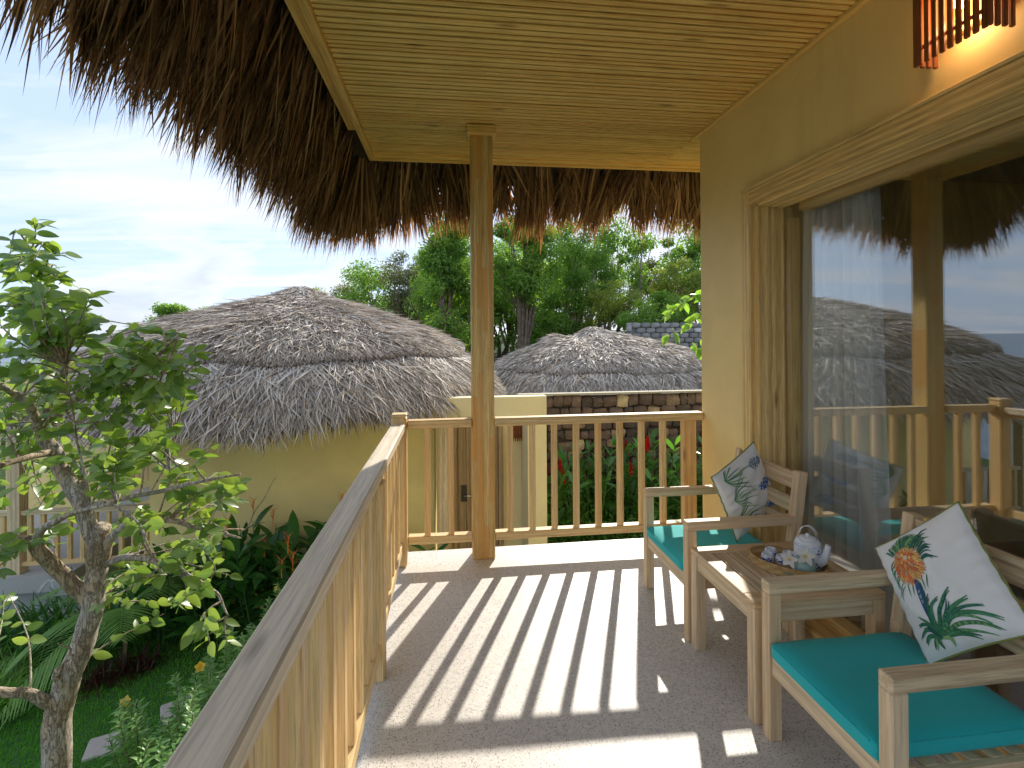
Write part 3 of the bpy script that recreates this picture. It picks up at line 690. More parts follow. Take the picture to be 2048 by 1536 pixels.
pa = Pillow((1.655, 1.462, .885), (1.610, 1.722, .618), (1.555, 1.455, .384), (1.60, 1.19, .62), .385, .055, 'white pillow printed with an orange crown flower, on the nearest armchair')
rr = random.uniform
for k in range(90):       # green tuft on top
    a = rr(-1.15, 1.5); x, y = .36+.17*math.sin(a)*rr(.2, 1), .215-.05*math.cos(a)
    pa.stroke([(x, y), (x+.07*math.sin(a), y-.08), (x+.12*math.sin(a)+rr(-.02, .02)+.03, y-.13+abs(a)*.06)], .011, random.choice(['green', 'dark', 'light']), 7)
for k in range(16):
    a = rr(-1, 1); pa.stroke([(.5+.03*a, .27+.06*a), (.60, .17+.12*a), (.66+rr(-.03, .03), .22+.14*a)], .014, random.choice(['green', 'dark']), 8)
for k in range(9): pa.stroke([(.22+rr(-.04, .04), .22+k*.03), (.15, .24+k*.03), (.14+rr(-.02, .02), .3+k*.032)], .011, 'green', 7)
for k in range(6): pa.stroke([(.28+k*.045, .44), (.27+k*.045, .5), (.24+k*.05+rr(-.02, .02), .55)], .011, 'green', 7)
pa.stroke([(.375, .44), (.35, .62), (.33, .80)], .085, 'navy'); pa.stroke([(.355, .48), (.33, .62), (.315, .8)], .03, 'pale'); pa.stroke([(.40, .48), (.375, .62), (.345, .8)], .022, 'dark')
for ring, (rad, cnt) in enumerate(((.165, 34), (.125, 26), (.08, 16), (.04, 8))):
    for k in range(cnt):
        a = 2*math.pi*(k+rr(0, .5))/cnt; cx_, cy_ = .365, .285
        x0, y0 = cx_+rad*.45*math.cos(a), cy_+rad*.42*math.sin(a)-.01
        x1, y1 = cx_+rad*1.08*math.cos(a), cy_+rad*1.0*math.sin(a)+.035
        pa.stroke([(x0, y0), (x1, y1)], .040, 'orange' if rr(0, 1) < .75 else 'yellow', 7)
        if rr(0, 1) < .5: pa.stroke([((x0+x1)/2, (y0+y1)/2), (x1, y1)], .018, 'yellow', 6)
for x, y in ((.30, .20), (.47, .22), (.42, .33), (.31, .36)):
    for k in range(5): a = k*1.26; pa.stroke([(x, y), (x+.018*math.cos(a), y+.018*math.sin(a))], .008, 'pale', 5)
bx, by = .325, .90
for (dx, dy, cxx, cyy) in ((.18, -.26, .02, -.2), (.30, -.30, .10, -.14), (.10, -.30, .0, -.2), (.42, -.20, .22, -.16), (.50, -.12, .3, -.16), (.56, .0, .34, -.15), (.50, .06, .36, -.06), (.42, .07, .25, .0), (.30, .07, .2, .02), (-.10, -.20, -.02, -.1), (-.17, -.14, -.06, -.12), (-.20, -.06, -.1, -.1), (-.18, .0, -.12, -.04), (-.13, .05, -.08, .0), (-.05, .07, -.06, -.0), (.24, -.22, .12, -.05), (.36, -.10, .2, -.1), (.47, .02, .3, -.14), (.14, -.12, .1, -.05), (-.08, -.08, -.08, -.08), (.06, .06, .1, .03), (.2, .02, .14, -.04)):
    for q in range(2):
        j1, j2 = rr(-.02, .02), rr(-.02, .02)
        pa.stroke([(bx, by), (bx+cxx*.5+j1, by+cyy*.7-.02), (bx+cxx+j2, by+cyy-.02), (bx+dx+j2, by+dy+j1)], rr(.018, .036), random.choice(['green', 'green', 'light', 'dark']), 14)
pa.done()
pb = Pillow((1.625, 2.55, .893), (1.338, 2.40, .715), (1.475, 2.44, .402), (1.757, 2.53, .475), .375, .055, 'white pillow printed with sprigs of small blue flowers, on the far armchair')
for (s0, t0, s1, t1, inkc) in ((.10, .72, .82, .86, 'blue'), (.12, .42, .82, .52, 'blue'), (.12, .12, .80, .18, 'pale')):
    for k in range(8):
        a = (k-3.5)*.045; pb.stroke([(s0, t0), (s0+.10, t0+a*1.2), (s0+.20+rr(-.03, .05), t0+a*1.2-.02), (s0+.26+rr(0, .16), t0+a*1.9)], rr(.012, .020), random.choice(['green', 'light', 'light']), 12)
    for q in range(3):
        e = (s1-.1+rr(-.08, .1), t1+rr(-.05, .05)); pb.stroke([(s0+.1, t0), (s0+.35, t0-.01+q*.015), e], .006, 'light', 10)
    for k in range(60):
        a = rr(0, 6.28); r_ = rr(0, 1)**.6; x = s1-.04+.15*r_*math.cos(a); y = t1+.075*r_*math.sin(a)+(x-s1)*.12; ph = rr(0, 2)
        for p_ in range(5): b2 = ph+p_*1.256; pb.stroke([(x, y), (x+.017*math.cos(b2), y+.017*math.sin(b2))], .012, inkc if rr(0, 1) < .75 else 'navy', 4)
        if k % 4 == 0: pb.stroke([(x-.003, y), (x+.003, y)], .006, 'yellow', 4)
pb.done()

# ------------------------------------------------------------------ tray and tea things
TZ = th+.0015
BAMB = wood('bamboo_weave', (.62, .42, .18), (.38, .22, .08), knots=False, orange=.2)
tray = empty('tray', (1.525, 1.975, TZ), 'oval woven bamboo tray on the side table', 'tray')
tcx, tcy, ra, rb = 1.425, 1.975, .104, .148
ANG = math.radians(38)
def trp(r1, r2, z):
    th_ = np.linspace(0, 2*np.pi, 57)[:-1]; c, s_ = math.cos(ANG), math.sin(ANG); x = r1*np.cos(th_); y = r2*np.sin(th_)
    return np.stack([tcx+c*x-s_*y, tcy+s_*x+c*y, np.full(56, z)], 1)
rings = [trp(ra*.02, rb*.02, TZ+.004), trp(ra*.9, rb*.93, TZ+.004), trp(ra, rb, TZ+.03), trp(ra+.006, rb+.006, TZ+.031), trp(ra+.004, rb+.004, TZ+.0), trp(ra*.02, rb*.02, TZ)]
V = np.concatenate(rings); F = [[i*56+j, i*56+(j+1) % 56, (i+1)*56+(j+1) % 56, (i+1)*56+j] for i in range(5) for j in range(56)]
link('tray_base', mesh('tray_base', V, F, BAMB), None, tray)
P = trp(ra+.003, rb+.003, TZ+.034); V, F = tube(np.vstack([P, P[:2]]), .0042, 8); B = Bag(); B.add(V, F); P = trp(ra+.006, rb+.006, TZ+.022); V, F = tube(np.vstack([P, P[:2]]), .003, 8); B.add(V, F); fixdegen(B); B.obj('rim', BAMB, tray, True)
P = trp(ra+.003, rb+.003, TZ+.030)
for k in range(0, 56, 2):
    p = P[k]; q = P[(k+1) % 56]-P[k]; d_ = Vector((-q[1], q[0], 0)).normalized()
    V, F = tube([p+np.array((0, 0, .010)), p+np.array(d_)*-.009+np.array((0, 0, .002)), p+np.array((0, 0, -.014)), p+np.array(d_)*.007, p+np.array((0, 0, .010))], .0015, 5, False)
    link('binding', mesh('binding', V, F, BAMB), None, tray)
POR = plain('white_porcelain', (.74, .77, .80), .12, .02, 5); COB = plain('cobalt_glaze', (.03, .06, .35), .15, .2, 40); CEL = plain('celadon_glaze', (.30, .46, .42), .25, .06, 20)
METAL = plain('wire_metal', (.75, .75, .74), .25, .02, metal=1.)
def surf_strokes(bag, prof, strokes, n=7, lift=.0006):
    """brush marks on a turned pot. stroke = (angle0,z0,angle1,z1,width,curve)"""
    pr = np.array(prof)
    for (a0, z0, a1, z1, wd, cv) in strokes:
        t = np.linspace(0, 1, n); a = a0+(a1-a0)*t+cv*np.sin(np.pi*t); z = z0+(z1-z0)*t
        o_ = np.argsort(pr[:, 1]); r = np.interp(z, pr[o_, 1], pr[o_, 0])+lift
        w_ = wd*.5*np.sin(np.pi*(t*.8+.1)); V = []
        dz = np.gradient(z); da = np.gradient(a)*r; l = np.hypot(dz, da)+1e-9; nz, na = da/l, -dz/l
        for k in (-1, 1):
            zz_ = z+k*w_*nz; aa = a+k*w_*na/np.maximum(r, .004); r2 = np.interp(zz_, pr[o_, 1], pr[o_, 0])+lift
            V.append(np.stack([r2*np.cos(aa), r2*np.sin(aa), zz_], 1))
        bag.add(np.concatenate(V), [[i, i+1, n+i+1, n+i] for i in range(n-1)])
tpl = (1.497, 1.948)
pot = empty('teapot', (*tpl, TZ+.006), 'blue and white porcelain teapot with a double wire handle', 'teapot')
prof = [(.0, 0), (.040, 0), (.044, .005), (.047, .03), (.047, .066), (.046, .072), (.034, .082), (.030, .083), (.029, .080)]
prof = [(r*1.08, z*1.15) for r, z in prof]
V, F = lathe(prof, 36); Mp = Matrix.Translation((*tpl, TZ+.006))@Matrix.Diagonal((1.04, 1.04, 1.28, 1))
link('body', mesh('body', V, F, POR, smooth=True), Mp, pot)
V, F = lathe([(.0, .093), (.031, .093), (.033, .096), (.030, .1), (.02, .1015), (.0, .102)], 28); lid = link('lid', mesh('lid', V, F, POR, smooth=True), Mp, pot)
V, F = lathe([(0, .100), (.008, .100), (.006, .105), (.009, .110), (0, .112)], 14); link('knob', mesh('knob', V, F, POR, smooth=True), Mp, lid)
sp, sr = smoothpath([(.018, -.040, .03), (.026, -.056, .045), (.030, -.066, .07), (.033, -.072, .094)], [.019, .016, .012, .010])
V, F = tube(sp, sr, 12); B = Bag(); B.add(V, F); fixdegen(B); s_ = B.obj('spout', POR, pot, True); setw(s_, Mp, pot)
B = Bag()
for off in (-.005, .005):
    th_ = np.linspace(0, np.pi, 18); P = np.stack([.036*np.cos(th_)*.8+off, .036*np.cos(th_)*-.6+off*.5, .085+.052*np.sin(th_)], 1); V, F = tube(P, .0014, 6); B.add(V, F)
for sg in (-1, 1):
    p = np.array([.036*.8*sg, -.036*.6*sg, .088]); V, F = tube([p+[.004, 0, -.008], p+[0, 0, 0], p+[-.004, 0, .008]], .004, 8); B.add(V, F)
fixdegen(B); h_ = B.obj('handle', METAL, pot, True); setw(h_, Mp, pot)
def ring_strokes(zs, wd): return [(k*.7, z, k*.7+.72, z, wd, 0) for z in zs for k in range(9)]
B = Bag(); st = ring_strokes((.078, .0835), .0012)
for k in range(70):
    a = rr(3.1, 5.9); z = rr(.012, .066); st.append((a, z, a+rr(-.25, .25), z+rr(-.012, .014), rr(.002, .006), rr(-.15, .15)))
surf_strokes(B, prof, st); b_ = B.obj('blue_painting', COB, pot); setw(b_, Mp, pot)
cprof = [(0, .0), (.016, .0), (.019, .004), (.0245, .014), (.026, .024), (.0245, .034), (.0215, .040), (.0195, .0405), (.0195, .037), (.018, .012), (0, .008)]
cout = cprof[1:7]
labs = ['blue and white teacup front left, on the rim side of the tray', 'blue and white teacup back left, farthest from the flowers', 'blue and white teacup front right, touching the white flower', 'blue and white teacup back right, next to the teapot']
for k, (x, y) in enumerate(((1.357, 2.012), (1.403, 2.057), (1.403, 1.982), (1.455, 2.012))):
    c = empty('teacup', (x, y, TZ+.006), labs[k], 'cup', 'small teacups on the bamboo tray'); Mc = Matrix.Translation((x, y, TZ+.006))@Matrix.Rotation(k*.7, 4, 'Z')
    V, F = lathe(cprof, 24); link('bowl', mesh('bowl', V, F, POR, smooth=True), Mc, c)
    B = Bag(); st = []
    for q in range(10):
        a0 = rr(0, 6.28); st.append((a0, rr(.012, .02), a0+rr(.4, .9), rr(.02, .03), .0035, rr(-.2, .2)))
    for q in range(4): a0 = 3.9+k*.5; st.append((a0-k*.7, .009+q*.0065, a0+1.0-k*.7, .010+q*.0065, .0032, 0))
    st += [(q*.8, .0365, q*.8+.5, .0365, .0018, 0) for q in range(8)]
    surf_strokes(B, cout, st); b_ = B.obj('blue_painting', COB, c); setw(b_, Mc, c)
vs_ = (1.443, 1.900)
SV = 1.22; V, F = lathe([(r*SV, z*SV) for r, z in [(0, 0), (.030, 0), (.034, .004), (.0365, .02), (.036, .034), (.028, .050), (.018, .056), (.016, .055), (.014, .03), (0, .03)]], 28)
bw = link('bud_vase', mesh('bud_vase', V, F, CEL, smooth=True), Matrix.Translation((*vs_, TZ+.006))); tag(bw, 'squat pale green celadon vase in front of the teapot', 'vase')
PET = leafmat('white_petal', (.80, .78, .70), (.86, .84, .78), trans=.3, rough=.5, tcol=(1., 1., .95)); YEL = plain('yellow_throat', (.85, .6, .08), .6)
def plumeria(c, ax, s, label):
    c = np.array(c, float); ax = nrm(np.array(ax, float)); t1 = nrm(np.cross(ax, [.3, .1, 1])); t2 = np.cross(ax, t1)
    root = empty('plumeria_flower', c, label, 'flower', 'plumeria flowers on the tray')
    for k in range(5):
        a = k*2*math.pi/5; dd = t1*math.cos(a)+t2*math.sin(a)
        V, F, A = blades(c[None]+dd*.001, (dd*.9+ax*.45)[None], ax[None], s, s*.56, .0, 6, 'leaf', .1, None, np.array([.25]))
        V = V-np.outer(np.tile(np.repeat(np.linspace(0, 1, 7)**2, 3), 1), ax)*s*.25
        link('petal', mesh('petal', V, F, PET, A, True), None, root)
    V, F = lathe([(0, 0), (s*.12, .002), (s*.14, .005), (0, .004)], 10); Q = Vector(ax).to_track_quat('Z', 'Y').to_matrix().to_4x4(); Q.translation = Vector(c+ax*.001)
    link('throat', mesh('throat', V, F, YEL, smooth=True), Q, root)
    V, F = tube([c, c-ax*.02, c-ax*.04], [.0025, .002, .0015], 6); B = Bag(); B.add(V, F); fixdegen(B); B.obj('tube', PET, root, True)
plumeria((1.428, 1.874, TZ+.088), (-.35, -.8, .5), .043, 'open white plumeria with a yellow heart, upper of the two on the vase')
plumeria((1.383, 1.905, TZ+.066), (-.8, -.5, .1), .040, 'white plumeria lying left of the celadon vase, by the nuts')
DISH = plain('green_glass_dish', (.05, .35, .33), .1, .05)
V, F = lathe([(0, 0), (.012, 0), (.028, .008), (.034, .013), (.033, .0145), (.02, .007), (0, .004)], 24)
ds = link('dish', mesh('dish', V, F, DISH, smooth=True), Matrix.Translation((1.378, 1.905, TZ+.0055))); tag(ds, 'small turquoise dish under the nuts on the bamboo tray', 'dish')
NUT = plain('brown_nut', (.40, .20, .08), .5, .2, 60)
B = Bag()
for k in range(30):
    V = fib(22); V = V*np.array([.009, .0055, .005])*rr(.8, 1.15); a = rr(0, 3.14); Rz = np.array([[math.cos(a), -math.sin(a), 0], [math.sin(a), math.cos(a), 0], [0, 0, 1]])
    bm = bmesh.new(); [bm.verts.new(v) for v in V]; bmesh.ops.convex_hull(bm, input=bm.verts); bm.verts.index_update(); Fq = np.array([[v.index for v in f.verts] for f in bm.faces if len(f.verts) == 3]); VV = np.array([v.co[:] for v in bm.verts]); bm.free()
    t = rr(-1, 1); B.add(VV@Rz.T+np.array([1.352+t*.032+rr(-.012, .012), 1.935-t*.032+rr(-.012, .012), TZ+.024+rr(0, .008)*(1-abs(t))]), Fq)
nu = B.obj('nuts', NUT, None, False); nu['kind'] = 'stuff'; tag(nu, 'heap of small brown nuts at the front of the bamboo tray', 'nuts')

# ================================================================== NEIGHBOUR HOUSES WITH THATCH DOMES
def roof_fn(cx, cy, zp, drop, ax, bx_, ay, by_, pw=2.6, k1=.62):
    """ax,bx_ reach to +x,-x; ay,by_ reach to +y,-y. returns point on the roof for (theta, rho)"""
    def f(th, rho):
        c, s_ = np.cos(th), np.sin(th)
        rx = np.where(c > 0, ax, bx_); ry = np.where(s_ > 0, ay, by_)
        R = (np.abs(c/rx)**pw+np.abs(s_/ry)**pw)**(-1/pw)
        x = cx+R*rho*c; y = cy+R*rho*s_
        g = k1*rho+(1-k1)*rho**6
        z = zp-drop*g+.07*np.exp(-(rho/.10)**2)+.03*np.sin(th*7+rho*9)*rho+.02*np.sin(th*17+3)*rho**2
        return np.stack([x, y, z], -1)
    return f
def thatch_dome(root, f, nbl, seam=.8, wl=(.018, .038), ll=(.30, .55), bias=None, fringe=6000, thr=None):
    nt_, nr = 120, 26; th = np.linspace(0, 2*np.pi, nt_+1)[:-1]; rh = np.linspace(0.0, 1.0, nr)
    T, Rr_ = np.meshgrid(th, rh, indexing='ij'); V = f(T, Rr_); V[..., 2] -= .03
    lowr = V[:, -1].copy(); lowr[:, 2] -= .12; inn = f(th, np.full(nt_, .9)); inn[:, 2] = lowr[:, 2]-.02
    V = np.concatenate([V, lowr[:, None], inn[:, None]], 1); k = nr+2
    i, j = np.meshgrid(np.arange(nt_), np.arange(k-1), indexing='ij'); a = (i*k+j).ravel(); b_ = (((i+1) % nt_)*k+j).ravel()
    rf = link('thatched_roof', mesh('thatched_roof', V.reshape(-1, 3), np.stack([a, a+1, b_+1, b_], 1), ROOFB, smooth=True), None, root)
    # strands lying down the slope
    m_ = int(nbl*2.2); th = rng.random(m_)*2*np.pi; rho = np.sqrt(rng.random(m_))*.99+.0
    fr = np.where(np.sin(th) < .25, 1., .22); keep = rng.random(m_) < fr; th, rho = th[keep][:nbl], rho[keep][:nbl]; n = len(th)
    p = f(th, rho); q = f(th, rho+.02); t1 = nrm(q-p); q2 = f(th+.01, rho); t2 = nrm(q2-p); nn = np.cross(t2, t1); nn *= np.sign(nn[:, 2:3])
    ang = rng.normal(0, .42, n); d = t1*np.cos(ang)[:, None]+t2*np.sin(ang)[:, None]+nn*(.05+np.abs(rng.normal(0, .07, n)))[:, None]
    up_ = rho < seam
    base = p+nn*(.005+.022*up_+.03*rng.random(n))[:, None]
    L = rng.uniform(*ll, n)*np.where(rho < .12, .6, 1); sd_ = np.maximum((seam-rho)*np.linalg.norm(f(th, np.ones(n))-f(th, np.zeros(n)), axis=1)+.03, .05); L = np.where(up_, np.minimum(L, sd_+.05), L)
    V, F, A = blades(base, d, nn+rng.normal(0, .45, (n, 3)), L, rng.uniform(*wl, n), rng.normal(.06, .05, n), 3, 'thatch', 0, None, rng.normal(0, .08, n))
    link('thatch_leaves', mesh('thatch_leaves', V, F, ROOFT, A), None, rf, kind='stuff')
    # hanging fringe
    m_ = int(fringe*2); th = rng.random(m_)*2*np.pi; fr = np.where(np.sin(th) < .3, 1., .15); th = th[rng.random(m_) < fr][:fringe]; n = len(th)
    rho = 1-rng.random(n)**1.3*.12; p = f(th, rho); q = f(th, rho+.02); t1 = nrm(q-p); q2 = f(th+.01, rho); t2 = nrm(q2-p)
    d = t1*.55+np.array([0, 0, -1.])+t2*rng.normal(0, .16, n)[:, None]
    V, F, A = blades(p+rng.normal(0, .02, (n, 3)), d, t1+rng.normal(0, .4, (n, 3)), rng.uniform(.16, .34, n), rng.uniform(.012, .03, n), rng.normal(.0, .05, n), 3, 'thatch', 0, None, rng.normal(0, .07, n))
    link('hanging_fringe', mesh('hanging_fringe', V, F, ROOFT, A), None, rf, kind='stuff')
    th = np.linspace(0, 2*np.pi, 160); P = f(th, np.full(160, seam+.006)); P[:, 2] += .035+.02*np.abs(np.sin(th*11)); V, F = tube(P, .011, 6, False)
    link('binding_rope', mesh('binding_rope', V, F, EAVEB), None, rf)
    return rf
h1 = empty('thatched_house', (-2, 9, -2), 'nearest ochre neighbour house, its broad grey thatched roof rising to a peak', 'house', 'thatched neighbour houses')
f1 = roof_fn(-2.53, 8.9, 2.22, 1.53, 3.2, 3.15, 3.6, 3.75, 2.05, .68)
thatch_dome(h1, f1, 110000, seam=.84, wl=(.006, .017), ll=(.28, .55), fringe=15000)
B = Bag(); B.add(boxv((-3.6, 6.5, -2.3), (-.22, 12, .75)), BOXF); B.obj('wall', WALL2, h1)
B = Bag(); B.add(boxv((-7.6, 9.6, -2.3), (-3.602, 12, .75)), BOXF); B.obj('wall', WALL2, h1)
# porch portal with its door
py = 6.3; Gp = lambda u, v, y: at(u, v, y)
px0, px1, pxi = at(868, 800, py)[0], at(1093, 800, py)[0], at(1055, 800, py)[0]; lz1, lz0 = at(868, 797, py)[2], at(868, 835, py)[2]; gp = -1.75; dy = 6.85
B = Bag(); B.add(boxv((px0, py, lz0), (px1, py+.16, lz1)), BOXF); B.obj('lintel', PORTAL, h1)
B = Bag(); B.add(boxv((pxi, py+.002, gp-.2), (px1-.002, 7.2, lz0-.0002)), BOXF); B.obj('pillar', PORTAL, h1)
B = Bag(); B.add(boxv((px0+.01, dy+.03, gp), (pxi-.002, 7.15, lz0-.0004)), BOXF); B.obj('porch_wall', PORTAL, h1)
xq = at(886, 850, py+.1)[0]; beam('porch_post', (xq, py+.1, gp), (xq, py+.1, lz0-.001), .13, .12, FURN, h1)
B = Bag(); B.add(boxv((-.3, 6.25, -2.2), (px1, 7.3, gp)), BOXF); B.obj('step', CONC, h1)
xa, xb = at(915, 850, dy)[0], at(995, 850, dy)[0]; dzt = at(950, 850, dy)[2]
door = empty('door', (.4, dy, -1.8)); setw(door, Matrix.Translation((.4, dy, -1.8)), h1)
dw = (xb-xa)/5
for k in range(5): beam('door_board', (xa+dw*(k+.5), dy, gp+.01), (xa+dw*(k+.5), dy, dzt), dw-.004, .03, DOORW, door)
for x in (xa-.04, xb+.04): beam('door_frame', (x, dy-.005, gp), (x, dy-.005, dzt+.06), .07, .06, DOORW, door)
beam('door_frame', (xa-.075, dy-.007, dzt+.03), (xb+.075, dy-.007, dzt+.03), .06, .06, DOORW, door)
BLACK = plain('black_metal', (.02, .02, .022), .35)
p0 = at(923, 1003, dy-.02); p1 = at(934, 970, dy-.02)
solid('lock_plate', (p0[0], dy-.035, p0[2]), (p1[0], dy-.017, p1[2]), BLACK, door)
hx = (p0[0]+p1[0])/2; hz = at(930, 989, dy)[2]
V, F = tube([(hx, dy-.03, hz), (hx, dy-.07, hz), (hx+.10, dy-.075, hz)], .009, 8); B = Bag(); B.add(V, F); fixdegen(B); B.obj('handle', METAL, door, True)
l0 = at(1027, 882, dy-.05); l1 = at(1043, 845, dy-.05)
sl_ = empty('wall_lamp', (l0[0], dy-.03, l0[2]), 'small lamp of orange-brown slats on the porch wall beside the far door', 'lamp')
for k in range(5): x = l0[0]+(l1[0]-l0[0])*k/4; beam('slat', (x, dy-.06, l0[2]), (x, dy-.06, l1[2]+.05), .014, .02, RED, sl_)
solid('back_plate', (l0[0], dy-.02, l0[2]+.03), (l1[0], dy+.028, l1[2]), RED, sl_)
h2 = empty('thatched_house', (5, 15, -1.5), 'more distant house showing only its low grey thatched dome above the stone wall', 'house', 'thatched neighbour houses')
f2 = roof_fn(4.2, 14.6, 1.62, 1.85, 5.2, 3.6, 3.4, 3.3, 2.4, .62)
def f2b(th, rho):
    p = f2(th, rho); p[..., 2] += .12*np.exp(-(((p[..., 0]-3.1)/.45)**2+((p[..., 1]-14.9)/.8)**2))-.10*np.exp(-(((p[..., 0]-3.65)/.3)**2+((p[..., 1]-14.3)/.9)**2)); return p
thatch_dome(h2, f2b, 36000, wl=(.014, .032), ll=(.28, .50), fringe=5000)
B = Bag(); B.add(boxv((1.6, 12.2, -2), (8.4, 17, -.1)), BOXF); B.obj('wall', WALL2, h2)

# ---- veranda of the neighbour house at the left
vd = empty('veranda', (-6, 8, -1.7), 'neighbour veranda with concrete deck and timber railing behind the garden tree', 'veranda')
B = Bag(); B.add(boxv((-9.5, 6.85, -1.68), (-4.75, 9.6, -1.48)), BOXF); B.add(boxv((-9.4, 7.0, -2.3), (-4.85, 9.5, -1.682)), BOXF); B.obj('deck', CONC, vd)
beam('rail', (-9.4, 6.98, -.72), (-3.6, 6.98, -.72), .08, .055, FURN, vd); beam('rail', (-9.4, 6.98, -1.36), (-3.6, 6.98, -1.36), .06, .05, WOOD, vd)
for x in np.arange(-9.3, -3.6, .15): beam('baluster', (x, 6.98, -1.335), (x, 6.98, -.75), .05, .045, WOOD, vd)
for x in (-8.9, -5.4): beam('post', (x, 6.99, -1.48), (x, 6.99, .8), .14, .14, FURN, vd)
for k, x in enumerate(np.arange(-5.3, -3.7, .135)): beam('slat', (x, 8.6, -.95+.035*k), (x, 8.6, -.32), .10, .03, WOOD, vd)
V = boxv((-5.6, 8.35, -1.3), (-3.6, 8.75, -1.15)); V[[1, 2, 5, 6], 2] += .55; B = Bag(); B.add(V, BOXF); B.obj('sloping_kerb', plain('white_kerb', (.6, .6, .58), .7), vd)
for k in range(4): solid('step', (-4.75+k*.0, 6.9-.28*(k+1)+.02, -1.48-.14*(k+1)), (-3.9, 6.9-.28*k+.02, -1.6-.14*(k+1)+.1), CONC, vd)

# ================================================================== STONE WALL, BLOCK WALL
def lump(sx, sy, sz, seed, mat_name):
    bm = bmesh.new(); bmesh.ops.create_cube(bm, size=1); bmesh.ops.subdivide_edges(bm, edges=bm.edges[:], cuts=1, use_grid_fill=True)
    r = random.Random(seed)
    for v in bm.verts:
        p = v.co; s_ = 1-.10*((abs(p.x) > .4)+(abs(p.y) > .4)+(abs(p.z) > .4)-1)
        v.co = Vector((p.x*s_*sx+r.uniform(-.05, .05)*sx, p.y*sy*s_+r.uniform(-.06, .06)*sy, p.z*sz*s_+r.uniform(-.05, .05)*sz))
    me = bpy.data.meshes.new('stone'); bm.to_mesh(me); bm.free(); me.materials.append(mat_name); return me
def stonemat(name, stops, sc_=6):
    m, nt, b, o = newmat(name); oi = N(nt, 'ShaderNodeObjectInfo'); tc = N(nt, 'ShaderNodeTexCoord')
    c = ramp(nt, oi.outputs['Random'], stops); n = N(nt, 'ShaderNodeTexNoise', i_Scale=sc_, i_Detail=8.0, i_Roughness=.7); Lk(nt, tc.outputs['Object'], n.inputs[0])
    c = mix(nt, .8, c, ramp(nt, n.outputs[0], [(.3, .35), (.7, 1.5)]), 'MULTIPLY'); Lk(nt, c, b.inputs['Base Color']); b.inputs['Roughness'].default_value = .9
    bp = N(nt, 'ShaderNodeBump', i_Strength=.6, i_Distance=.01); Lk(nt, n.outputs[0], bp.inputs['Height']); Lk(nt, bp.outputs[0], b.inputs['Normal']); return m
STONE = stonemat('brown_stone', [(0, (.06, .045, .035)), (.4, (.11, .075, .055)), (.8, (.17, .11, .08)), (.93, (.30, .21, .12)), (1, (.62, .50, .26))], 9)
BLK = stonemat('cement_block', [(0, (.21, .205, .19)), (.7, (.30, .295, .275)), (.9, (.38, .37, .35)), (1, (.58, .57, .55))], 5)
sw = empty('stone_wall', (3, 8.2, -1.7), 'dark rubble stone wall with a thin pale coping behind the red ginger plants', 'wall')
B = Bag(); B.add(boxv((1.1, 8.23, -2.1), (6.5, 8.35, .44)), BOXF); B.obj('mortar', plain('old_mortar', (.085, .07, .055), .95, .3, 12, bump=.5), sw)
B = Bag(); V = boxv((1.1, 8.10, .462), (6.5, 8.26, .492)); B.add(V, BOXF); B.obj('coping', plain('coping', (.42, .37, .26), .85, .15, 8), sw)
zc = .45
for row in range(12):
    hh = random.uniform(.15, .22) if row else .20; x = 1.1+random.uniform(-.1, 0)
    while x < 4.9 and zc > -1.9:
        wd = random.uniform(.13, .30)
        me = lump(wd+.01, .14, hh+random.uniform(-.03, .03), row*100+int(x*50), STONE)
        link('stone', me, Matrix.Translation((x+wd/2, 8.205+random.uniform(-.02, .02), zc-hh/2+random.uniform(-.02, .02)))@Matrix.Rotation(random.uniform(-.12, .12), 4, 'Y'), sw); x += wd
    zc -= hh
bwl = empty('block_wall', (8.5, 19, 0), 'grey cement block wall up the slope beyond the far thatched roof', 'wall')
bm_ = [lump(.402, .18, .203, 900+k, BLK) for k in range(5)]
for row in range(11):
    for k in range(14):
        x = 7.28+k*.40+(row % 2)*.2
        link('block', bm_[random.randrange(5)], Matrix.Translation((x, 19, 1.84-row*.20)), bwl)
for row in range(6): link('block', lump(.19, .22, .37, 950+row, BLK), Matrix.Translation((7.0, 18.98, 1.76-row*.385)), bwl)
B = Bag(); B.add(boxv((6.95, 19.03, -.6), (13.5, 19.12, 1.9)), BOXF); B.obj('mortar', plain('cement_mortar', (.25, .245, .23), .9), bwl)

